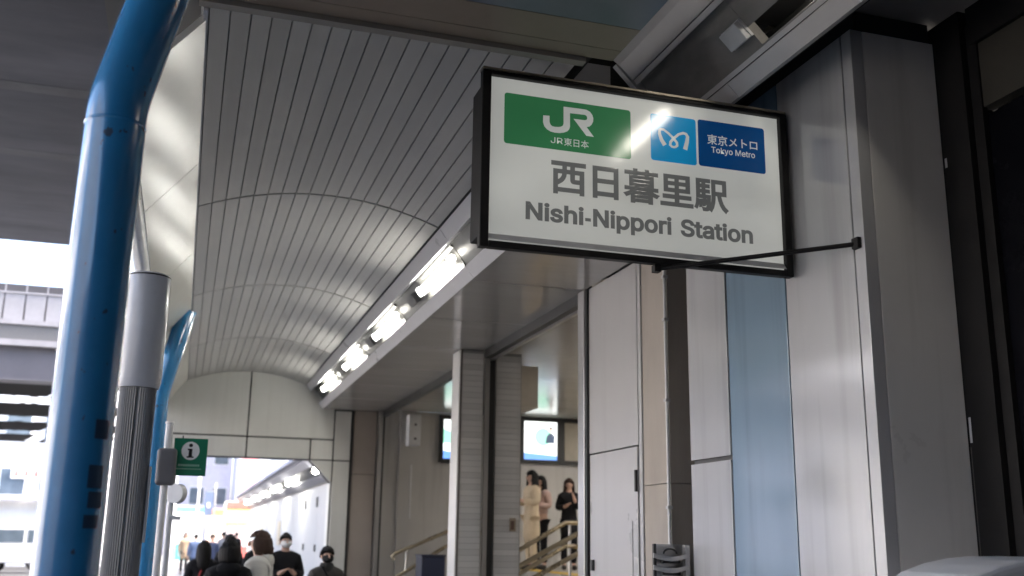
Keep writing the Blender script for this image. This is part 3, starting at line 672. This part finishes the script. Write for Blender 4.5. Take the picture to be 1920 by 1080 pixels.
obj('box', bx(3.62, 3.95, 11.55, 12.1, 3.16, 3.66), M('beige_box', (.50,.45,.37), .5), hb, bevel=.006); obj('rod', MB().tube([(3.8,11.8,3.66),(3.8,11.8,3.78)], .015, 8), steel, hb)
wb = thing('wall_unit', 'white wall unit with two dark vents seen through the far opening', 'box', (3.67, 17.4, 3.3))
obj('body', bx(3.58, 3.80, 17.3, 17.55, 3.16, 3.70), white_paint, wb, bevel=.02)
for z in (3.28, 3.52): obj('vent', MB().tube([(3.70,17.298,z),(3.70,17.301,z)], .022, 10), dark_steel, wb)

# ================================================================== PEOPLE
def skin_mesh(name, verts, edges, radii, subd=1, root=0):
    me = bpy.data.meshes.new(name); me.from_pydata([tuple(v) for v in verts], edges, [])
    o = bpy.data.objects.new(name, me); link(o)
    o.modifiers.new('skin', 'SKIN'); ss = o.modifiers.new('s', 'SUBSURF'); ss.levels = subd; ss.render_levels = subd
    if not me.skin_vertices: 
        bpy.context.view_layer.update()
    lay = me.skin_vertices[0].data
    for i, r in enumerate(radii):
        lay[i].radius = (r, r) if not isinstance(r, tuple) else r
        lay[i].use_root = (i == root)
    bpy.context.view_layer.update()
    dg = bpy.context.evaluated_depsgraph_get()
    nm = bpy.data.meshes.new_from_object(o.evaluated_get(dg))
    bpy.data.objects.remove(o); bpy.data.meshes.remove(me)
    return nm
def place_mesh(name, me, mat, parent):
    me.materials.clear(); me.materials.append(mat)
    for p in me.polygons: p.use_smooth = True
    o = link(bpy.data.objects.new(name, me)); o.parent = parent; ORG[o.name] = org(parent); return o
ARMS = {'down': ((.21,.02,1.16),(.22,-.04,.92),(.22,-.07,.84)),
        'pocket': ((.23,.03,1.16),(.19,-.10,.98),(.15,-.13,.95)),
        'phone': ((.22,.0,1.15),(.10,-.23,1.18),(.05,-.27,1.22)),
        'chin': ((.21,-.05,1.15),(.10,-.20,1.28),(.06,-.20,1.40))}
def person(label, loc, h, face, coat, coat_len, legs, hair_col, hair='short', armL='down', armR='pocket', mask=None, hood=None, bag=None, puff=0.0, stride=0.0, group='people by the station', legs_m=None, scarf=None):
    P = thing('person', label, 'person', loc, group); P.rotation_euler.z = rad(face); sc = h/1.70; P.scale = (sc,)*3
    ORG[P.name] = Vector((0,0,0))
    sh_ = .16
    V = [(0,0,.97),(0,.0,1.13),(0,.0,1.30),(0,.005,1.43),(0,.0,1.50),(0,-.012,1.555),(0,-.018,1.60),(0,-.012,1.655)]
    E2 = [(0,1),(1,2),(2,3),(3,4),(4,5),(5,6),(6,7)]; Rd = [(.14,.105),(.12,.09),(.14,.095),(.08,.06),.050,(.066,.072),(.074,.088),(.066,.078)]
    arms = []
    for s, pose in ((1, armL), (-1, armR)):
        pts = [(s*sh_,0,1.375)] + [(s*p[0] if pose in ('down','pocket') or True else p[0], p[1], p[2]) for p in ARMS[pose]]
        i0 = len(V); V += pts; E2 += [(3,i0),(i0,i0+1),(i0+1,i0+2),(i0+2,i0+3)]; Rd += [.058,.045,.034,.036]; arms.append(pts)
        # fingers: five short chains rooted in the palm
        hnd = Vector(pts[3]); dr_ = (Vector(pts[3])-Vector(pts[2])).normalized(); sd_ = dr_.cross(Vector((0,0,1)))
        sd_ = sd_.normalized() if sd_.length > .1 else Vector((1,0,0))
        for q, (off, ln) in enumerate(((-.03,.045),(-.015,.075),(0,.08),(.015,.075),(.03,.06))):
            b0 = hnd+sd_*off; e0 = b0+dr_*ln+(sd_*(-.03) if q == 0 else Vector((0,-.008,-.01)))
            j = len(V); V += [tuple(b0+dr_*.02), tuple(e0)]; E2 += [(i0+3, j), (j, j+1)]; Rd += [.010,.008]
    lg = []
    for s in (1, -1):
        st_ = stride*s
        pts = [(s*.085,0,.90),(s*.095,-.02-st_*.5,.50),(s*.095,.02-st_,.09),(s*.10,-.12-st_,.045)]
        i0 = len(V); V += pts; E2 += [(0,i0),(i0,i0+1),(i0+1,i0+2),(i0+2,i0+3)]; Rd += [.085,.056,.04,.036]; lg.append(pts)
    place_mesh('body', skin_mesh('body', V, E2, Rd, 1), skin_m, P)
    # nose and ears are part of the face
    obj('nose', MB().ball((0,-.105,1.598), .014, .018, .022, 8, 6), skin_m, P, smooth=True)
    for s in (1,-1): obj('ear', MB().ball((s*.076,.0,1.60), .012,.02,.03, 8, 6), skin_m, P, smooth=True)
    for s in (1,-1): obj('eye', MB().ball((s*.03,-.096,1.622), .012,.008,.008, 8, 6), M('eye', (.02,.015,.012), .3), P, smooth=True)
    # coat: torso, sleeves and skirt of the coat as one garment
    c = .022+puff
    CV = [(0,.004,1.505),(0,.008,1.415),(0,.005,1.27),(0,0,1.10),(0,0,.96)]; CE = [(0,1),(1,2),(2,3),(3,4)]
    CRd = [(.052+c,.054+c),(.10+c,.08+c),(.145+c,.105+c),(.135+c,.105+c),(.15+c,.12+c)]
    if coat_len < .9: 
        CV.append((0,0,coat_len)); CE.append((4,5)); CRd.append((.18+c,.15+c))
    for a in arms:
        i0 = len(CV); sx_ = 1 if a[0][0] > 0 else -1; CV += [(sx_*.155,.005,1.365),a[1],a[2]]; CE += [(1,i0),(i0,i0+1),(i0+1,i0+2)]; CRd += [.064+c,.052+c,.040+c*.8]
    ct = place_mesh('coat', skin_mesh('coat', CV, CE, CRd, 2), coat, P)
    if hood:
        m = MB(); m.ball((0,.085,1.435), .125,.075,.085, 16, 10); obj('hood', m, hood, P, smooth=True)
    if puff > .02:
        for z in (1.34,1.25,1.16,1.07,.98): 
            pass
    TV = [(0,0,.97),(.085,0,.88),(.095,-.02-stride*.5,.50),(.095,.02-stride,.10),(-.085,0,.88),(-.095,-.02+stride*.5,.50),(-.095,.02+stride,.10)]
    place_mesh('trousers', skin_mesh('tr', TV, [(0,1),(1,2),(2,3),(0,4),(4,5),(5,6)], [(.15,.115),.096,.072,.062,.096,.072,.062], 1), legs, P)
    for s in (1,-1):
        m = MB(); m.ball((s*.10,-.07-stride*s,.045), .05,.13,.05, 12, 8, lambda p: True); obj('shoe', m, M('shoe', (.03,.025,.02), .5), P, smooth=True)
    # hair
    m = MB()
    cap_keep = (lambda p: not (p.y < -.045 and p.z < 1.662)) if hair != 'short' else (lambda p: p.z > (1.665 if p.y < -.03 else 1.625 if p.y < .03 else 1.575))
    m.ball((0,.002,1.622), .085,.103,.102, 28, 22, lambda p: cap_keep(p) and p.z > 1.54); m.v = [(x+random.gauss(0,.004), y+random.gauss(0,.004), z+random.gauss(0,.005)) for x, y, z in m.v]
    if hair in ('long', 'bob'):
        zb = 1.30 if hair == 'long' else 1.50
        n = 18; rows = 7; vs = []; fs = []
        for j in range(rows):
            t = j/(rows-1); z = 1.66+(zb-1.66)*t
            for k in range(n):
                a = rad(-30+240*k/(n-1)); rr = 1+.16*math.sin(math.pi*t)+random.uniform(-.03,.03)
                vs.append((.090*math.cos(a)*rr, .005+.102*math.sin(a)*rr+(.02 if t > .5 else 0)*t, z+random.uniform(-.006,.006)))
        for j in range(rows-1):
            for k in range(n-1): fs.append((j*n+k, j*n+k+1, (j+1)*n+k+1, (j+1)*n+k))
        m.add(vs, fs)
    ho = obj('hair', m, hair_col, P, smooth=True)
    so_ = ho.modifiers.new('solid', 'SOLIDIFY'); so_.thickness = .012; so_.offset = 1
    if hair == 'cap':
        pass
    if mask:
        mm = MB(); mm.ball((0,-.035,1.575), .079,.083,.058, 16, 10, lambda p: p.y < -.03); obj('face_mask', mm, mask, P, smooth=True)
    if scarf:
        mm = MB(); mm.lathe([(.09,1.41),(.098,1.45),(.095,1.49),(.082,1.52),(.06,1.525)], 0, -.005, 18); obj('scarf', mm, scarf, P, smooth=True)
    if bag:
        mm = MB(); bxp = bag[1]; mm.box(bxp[0]-.11, bxp[0]+.11, bxp[1]-.05, bxp[1]+.05, bxp[2]-.10, bxp[2]+.08)
        bg_ = obj('bag', mm, bag[0], P, bevel=.03, seg=3)
        obj('strap', MB().tube([(bxp[0]*.6, bxp[1]*1.0, bxp[2]+.07), (bxp[0]*.2, bxp[1]*1.15, 1.28), (-bxp[0]*.55, bxp[1]*.6, 1.475), (-bxp[0]*.6, 0, 1.49)], .012, 8), bag[0], bg_, smooth=True)
    return P
blk = M('black_cloth', (.009,.009,.011), .85, .3, 8, .9, 9, stretch=(1,1,.5), spec=.2); dgry = M('charcoal_cloth', (.035,.032,.03), .85, .2, 8, .3, 30)
wht = M('white_puffer', (.62,.61,.57), .6, .08, 6, .5, 9, stretch=(.3,.3,2)); crm = M('cream_wool', (.55,.45,.32), .85, .08, 8, .3, 25)
pnk = M('pink_knit', (.50,.36,.32), .9, .1, 10, .3, 40); blkh = M('black_hair', (.010,.009,.009), .65, .3, 12, .5, 60, stretch=(1,1,.15), spec=.2); brnh = M('brown_hair', (.05,.028,.020), .65, .3, 12, .5, 60, stretch=(1,1,.15), spec=.25)
maskw = M('mask_white', (.7,.7,.7), .8); maskb = M('mask_black', (.012,.012,.012), .8); redl = M('red_leather', (.30,.02,.02), .5); denim = M('dark_denim', (.03,.04,.07), .85)
navyc = M('navy_cloth', (.02,.03,.07), .85); bluec = M('blue_cloth', (.10,.14,.24), .85); tan = M('tan_cloth', (.35,.25,.16), .85); greyc = M('grey_cloth', (.22,.22,.23), .85)
person('person in black with a red shoulder bag walking away', (.335,15,0), 1.53, 180, blk, .55, blk, blkh, 'long', bag=(redl,(.14,.12,1.0)), armR='down')
person('person in dark hooded coat with back to the camera, left of the white coat', (.475,10.5,0), 1.57, 178, blk, .6, blk, blkh, 'bob', hood=blk, puff=.015)
person('short haired person in black farther off, just left of the white coat', (.80,17.9,0), 1.62, 175, blk, .7, blk, blkh, 'short', armR='down')
person('person in a white puffer coat with brown hair facing left', (.77,10.8,0), 1.655, -100, wht, .6, dgry, brnh, 'bob', puff=.035, hood=wht, armR='pocket', armL='pocket')
person('dark haired person half hidden behind the white coat', (1.07,14.6,0), 1.68, 170, blk, .7, blk, blkh, 'short')
person('person in a black jacket and white face mask looking at a phone', (1.385,14.6,0), 1.655, 5, blk, .75, blk, blkh, 'short', armL='phone', armR='phone', mask=maskw, puff=.01)
person('person in a grey coat and black face mask near the portal jamb', (1.66,12.4,0), 1.50, 8, dgry, .6, blk, blkh, 'short', mask=maskb, scarf=maskb, puff=.01, bag=(blk,(.14,-.13,.95)))
# women on the stairs
person('woman in a long cream coat with long dark hair on the landing', (5.44,16.2,FZ), 1.55, -80, crm, .45, crm, blkh, 'long', armL='phone', armR='phone', group='women on the concourse landing')
person('woman in a pale pink sweater with a black bag on the landing', (5.70,16.5,FZ), 1.49, -60, pnk, .95, blk, blkh, 'long', armL='phone', armR='phone', bag=(blk,(-.16,-.10,.95)), group='women on the concourse landing')
person('woman in a black top touching her chin on the landing', (6.13,16.3,FZ), 1.45, -15, blk, .6, blk, brnh, 'long', armL='chin', armR='phone', group='women on the concourse landing')
# far pedestrians in the street
FAR = 'distant pedestrians in the bright street'
person('distant pedestrian in blue at the left of the street', (.55,38,0), 1.62, 175, bluec, .8, denim, blkh, 'short', armR='down', stride=.12, group=FAR)
person('distant pedestrian in navy beside the blue one', (1.05,36,0), 1.60, 10, navyc, .8, denim, blkh, 'short', armR='down', stride=.1, group=FAR)
person('distant pedestrian in a tan coat', (.25,46,0), 1.66, 0, tan, .6, blk, brnh, 'bob', armR='down', stride=.1, group=FAR)
person('distant pedestrian in a grey coat', (1.7,44,0), 1.7, 180, greyc, .6, blk, blkh, 'short', armR='down', stride=.1, group=FAR)
person('distant pedestrian in black beneath the orange awning', (2.6,52,0), 1.7, 170, blk, .7, blk, blkh, 'short', armR='down', stride=.1, group=FAR)

# ================================================================== SECOND CANOPY AND WALL BEYOND THE PORTAL
c2 = thing('far_canopy', 'white canopy edge with lamps beyond the portal', 'canopy', (3, 34, 2.8))
U2, L2 = Vector((2.60, 3.34)), Vector((3.22, 2.90)); e2 = (L2-U2).normalized(); n2 = Vector((e2.y, -e2.x)); n2 = -n2 if n2.y > 0 else n2
def cp2(t, d): p = U2+(L2-U2)*t+n2*d; return (p.x, p.y)
for yA, yB in ((18.2,24.9),(25,34.9),(35,44.9),(45,54.9)):
    obj('upper_lip', MB().prism_y([cp2(0,0),cp2(.3,0),cp2(.3,-.10),cp2(0,-.1)], yA, yB), M('far_lip', (.30,.30,.33), .5), c2)
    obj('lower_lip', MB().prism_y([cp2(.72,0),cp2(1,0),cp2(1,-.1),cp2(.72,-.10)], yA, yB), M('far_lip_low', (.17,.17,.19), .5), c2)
obj('channel', MB().prism_y([cp2(.3,-.06),cp2(.72,-.06),cp2(.72,-.09),cp2(.3,-.09)], 18.2, 54.9), M('far_channel', (.05,.05,.045), .5), c2)
obj('roof', bx(2.5, 3.5, 18.2, 54.9, 3.42, 3.5), grey_bld, c2)
obj('soffit', bx(3.2, 3.32, 18.2, 54.9, 2.99, 3.05), M('far_lip', (.30,.30,.33), .5), c2)
for i, y in enumerate((22.6, 29.2, 34.4, 39.4, 44.4, 49.4)):
    c = cp2(.5, .0)
    L = thing('cove_lamp', ('nearest lamp under the far canopy','second lamp under the far canopy','third lamp under the far canopy','fourth lamp under the far canopy','fifth lamp under the far canopy','farthest lamp under the far canopy')[i], 'lamp', (c[0],y,c[1]), 'lamps under the far canopy')
    obj('tube', MB().tube([(c[0],y,c[1]),(c[0],y+2.0,c[1])], .075, 12), tube_m, L, smooth=True)
    obj('housing', MB().prism_y([cp2(.36,-.03),cp2(.64,-.03),cp2(.64,-.06),cp2(.36,-.06)], y-.1, y+2.1), grey_box, L)
    obj('ballast_box', MB().prism_y([cp2(.40,.03),cp2(.6,.03),cp2(.6,-.06),cp2(.40,-.06)], y+2.7, y+3.1), dark_steel, L)
w2 = thing('far_white_wall', 'white panelled wall under the far canopy', 'wall', (3.4, 36, 0))
ys = [18.2, 24.5, 27.0, 29.6, 33.0, 37.5, 42.5, 48, 54.9]
for a, b in zip(ys, ys[1:]): obj('panel', bx(3.3, 3.5, a+.012, b-.012, 0, 2.985), M('far_wall', (.42,.415,.41), .6, .05), w2)
obj('backing', bx(3.45, 3.6, 18.2, 54.9, 0, 2.98), grey_bld, w2)
for y in (27.0, 29.6):
    for z0, z1 in ((2.35,2.60),(1.25,1.42)): obj('pull_handle', bx(3.26, 3.298, y-.06, y+.06, z0, z1), dark_steel, w2)
for y in (37.5, 46): obj('poster', bx(3.27, 3.298, y-.5, y+.5, 1.3, 2.1), M('poster_buff', (.5,.42,.3), .6), w2)

# ================================================================== FAR STREET
def building(name, label, x0, x1, y0, y1, h, wall, rows, cols, face='front', zb=3.6, wh=1.5, grp=None):
    B = thing(name, label, 'building', ((x0+x1)/2, (y0+y1)/2, 0), grp)
    obj('wall', bx(x0, x1, y0, y1, 0, h), wall, B); obj('roof', bx(x0-.15, x1+.15, y0-.15, y1+.15, h, h+.4), grey_bld, B)
    dz = (h-zb)/rows
    for r in range(rows):
        z = zb+r*dz+.4
        for c in range(cols):
            if face == 'front':
                ww = (x1-x0)/cols; xa = x0+ww*(c+.15); xb = x0+ww*(c+.85)
                f = obj('window', bx(xa, xb, y0-.10, y0-.003, z, z+wh), white_paint, B); obj('pane', bx(xa+.08, xb-.08, y0-.13, y0-.102, z+.08, z+wh-.08), glass_b, f)
            elif face == 'right':
                ww = (y1-y0)/cols; ya = y0+ww*(c+.15); yb = y0+ww*(c+.85)
                f = obj('window', bx(x1+.003, x1+.10, ya, yb, z, z+wh), white_paint, B); obj('pane', bx(x1+.102, x1+.13, ya+.08, yb-.08, z+.08, z+wh-.08), glass_b, f)
    return B
building('street_building', 'pale lilac building closing the far end of the street', -3.5, 3.8, 92, 100, 17, lilac_bld, 4, 4)
building('street_building', 'grey building behind the pink banner', 3.9, 12, 84, 92, 20, grey_bld, 5, 4)
building('street_building', 'white building along the left side of the street', -9, -2.2, 64, 84, 13, white_bld, 3, 5, 'right')
bn = thing('banner', 'pale pink vertical banner hanging in the far street', 'banner', (3.3, 62, 4))
obj('cloth', bx(2.95, 3.85, 60, 60.06, 3.9, 8.5), pink_m, bn); obj('rod', MB().tube([(2.8,60.03,8.55),(4.2,60.03,8.55)], .04, 8), steel, bn); obj('pole', MB().tube([(4.2,60.03,0),(4.2,60.03,8.7)], .06, 8), steel, bn)
hs = thing('hanging_shop_sign', 'dark blue-grey vertical shop sign in the far street', 'sign', (1.35, 60, 3))
obj('board', bx(1.15, 1.62, 60, 60.15, 2.6, 3.9), M('sign_slate', (.10,.13,.20), .6), hs); obj('emblem', bx(1.3, 1.45, 59.98, 59.998, 3.05, 3.3), white_paint, hs); obj('pole', MB().tube([(1.7,60.1,0),(1.7,60.1,4.4)], .05, 8), steel, hs); obj('arm', bx(1.2, 1.7, 60.05, 60.1, 3.92, 3.98), steel, hs)
def stall(label, x0, x1, y, aw, front):
    T = thing('shop_stall', label, 'shop', ((x0+x1)/2, y, 0), 'shop fronts of the far street')
    obj('wall', bx(x0, x1, y+1.2, y+4, 0, 3.4), white_bld, T)
    obj('awning', MB().prism_x([(y-.4,2.15),(y+1.2,2.9),(y+1.2,2.98),(y-.4,2.23)], x0-.1, x1+.1), aw, T)
    obj('counter', bx(x0+.1, x1-.1, y+.5, y+1.1, 0, 1.0), front, T); obj('signboard', bx(x0, x1, y+1.1, y+1.19, 3.0, 3.35), front, T)
    for s in (x0, x1-.06): obj('post', bx(s, s+.06, y-.35, y-.29, 0, 2.2), steel, T)
stall('shop with a bright orange awning in the far street', 2.3, 4.0, 58, orange_m, red_m)
stall('shop with a white awning left of the orange one', -.3, 1.4, 70, white_paint, M('teal', (.08,.3,.32), .7))
stall('shop with a yellow awning deep in the street', 1.8, 3.4, 76, M('yellow_awning', (.75,.55,.12), .7), orange_m)
for i, (x, y, h) in enumerate(((-.35,50,6.5),(.9,66,7))):
    L = thing('street_lamp', ('slim street lamp at the left of the far street','slim street lamp farther down the far street')[i], 'street lamp', (x,y,0), 'street lamps')
    obj('pole', MB().tube([(x,y,0),(x,y,h)], [.07,.045], 10), grey_paint, L, smooth=True); obj('arm', MB().tube([(x,y,h-.1),(x+.8,y,h+.1)], .035, 8), grey_paint, L); obj('head', bx(x+.6, x+1.2, y-.12, y+.12, h+.06, h+.16), white_paint, L)

# ================================================================== LEFT BACKGROUND: BRIDGE, BUILDINGS
fb = thing('far_bridge', 'white railed footbridge with dark girder seen left of the blue pole', 'bridge', (-15, 28, 5))
X0, X1 = -40, -1.55
obj('girder', bx(X0, X1, 26.0, 26.35, 5.08, 5.83), dark_bridge, fb)
obj('bottom_flange', bx(X0, X1, 25.85, 26.5, 5.04, 5.078), dark_bridge, fb)
obj('deck_edge', bx(X0, X1, 25.8, 26.3, 5.84, 5.98), M('parapet_paint', (.20,.197,.21), .6), fb)
obj('mesh_strip', bx(X0, X1, 25.9, 25.93, 5.985, 6.34), M('mesh_grey', (.09,.09,.092), .6, .4, 60), fb)
obj('ledge', bx(X0, X1, 25.85, 26.0, 6.345, 6.45), M('parapet_paint', (.20,.197,.21), .6), fb)
x = -9.0; first = None
while x < X1-.3:
    if first is None: first = obj('parapet_panel', bx(x+.022, x+.438, 25.97, 26.0, 6.46, 7.10), M('parapet_paint', (.20,.197,.21), .6), fb); fx = x
    else:
        o = first.copy(); link(o); o.parent = fb; o.location = (x-fx, 0, 0)
    obj('baluster', bx(x-.012, x+.012, 25.96, 25.99, 7.11, 7.50), M('parapet_paint', (.20,.197,.21), .6), fb); x += .46
obj('parapet_base', bx(X0, -9.0, 25.97, 26.0, 6.46, 7.5), white_paint, fb)
obj('mid_rail', bx(X0, X1, 25.94, 26.0, 7.10, 7.14), M('parapet_paint', (.20,.197,.21), .6), fb); obj('top_rail', bx(X0, X1, 25.93, 26.01, 7.50, 7.60), white_paint, fb)
obj('rear_screen', bx(X0, X1, 26.4, 26.45, 6.46, 7.42), M('screen_grey', (.05,.048,.055), .6), fb)
for i, (ya, yb) in enumerate(((26.5,29.2),(31.1,34.5),(36.5,39.5),(41.3,44.6))):
    # slab row broken by slanted slots
    xs = -16.0+i*.9
    while xs < X1:
        wd = 1.75+.18*i; sl = .9; gap = .55
        pts = [(xs,ya),(min(xs+wd,X1),ya),(min(xs+wd,X1)-sl,yb),(xs-sl,yb)]
        obj('slab', MB().prism_z(pts, 5.07, 5.09), netting, fb); xs += wd+gap
    n = 26; rag = MB()
    for k in range(70):
        xx = random.uniform(-13, X1-.2); yy_ = random.choice((ya, yb))+random.uniform(-.2,.2); q = random.uniform(.08,.3)
        rag.box(xx, xx+q, yy_-q*.5, yy_+q*.5, 5.071, 5.088)
    o = obj('ragged_netting', rag, netting, fb); o['kind'] = 'stuff'
obj('rear_girder', bx(X0, X1, 46.2, 46.4, 5.0, 5.06), grey_bld, fb)
for xx in (-12.0, -26.0): obj('pier', bx(xx, xx+1.2, 33, 34.2, 0, 5.06), dark_bridge, fb)
lb = building('shop_building', 'overexposed white building left of the blue pole', -16, -3.6, 56, 66, 11, white_bld, 3, 7, zb=2.9, wh=1.4)
obj('signboard', bx(-8.1, -6.6, 55.7, 55.9, 4.15, 4.65), white_paint, lb)
rm = MB()
for xx in (-7.95, -7.5, -7.05, -6.8): rm.add([(xx,55.69,4.25),(xx+.18,55.69,4.25),(xx+.12,55.69,4.55),(xx+.03,55.69,4.55)], [(0,1,2,3)])
obj('red_marks', rm, red_m, lb); obj('canopy', bx(-16, -3.6, 54.9, 55.9, 3.1, 3.2), grey_bld, lb)
def van(label, x, y, m):
    V_ = thing('parked_van', label, 'van', (x, y, 0), 'vans parked by the white building')
    obj('body', MB().prism_y([(x-1.9,.4),(x+1.9,.4),(x+1.9,1.0),(x+1.5,1.15),(x+1.05,1.85),(x-1.8,1.9),(x-1.9,1.7)], y-.8, y+.8), m, V_, bevel=.06, seg=3)
    obj('window', MB().prism_y([(x+.1,1.2),(x+1.25,1.2),(x+.95,1.7),(x+.1,1.7)], y-.815, y-.803), glass_b, V_); obj('window', bx(x-1.6, x-.05, y-.815, y-.803, 1.2, 1.7), glass_b, V_)
    for s in (-1.15, 1.15):
        for t in (-.78, .62):
            wv = obj('wheel', MB().tube([(x+s,y+t,.32),(x+s,y+t+.18,.32)], .32, 18), dark_steel, V_); obj('rim', MB().tube([(x+s,y+t-.004,.32),(x+s,y+t+.0,.32)], .18, 14), steel, wv)
    obj('headlight', bx(x+1.82, x+1.912, y-.7, y-.4, .75, .92), white_paint, V_); obj('headlight', bx(x+1.82, x+1.912, y+.4, y+.7, .75, .92), white_paint, V_)
van('white van parked left of the blue pole', -5.9, 47, white_paint)
van('silver van behind the white one left of the pole', -7.2, 51.5, grey_paint)
building('street_building', 'unseen white building outside the left edge, added to bounce sunlight', -26, -15, 4, 30, 9, white_bld, 2, 6, 'right')  # never in view; added so its sunlit face bounces light to the station wall
building('tower_block', 'pale grey block rising behind the white building', -40, -18, 60, 72, 16, grey_bld, 4, 6)
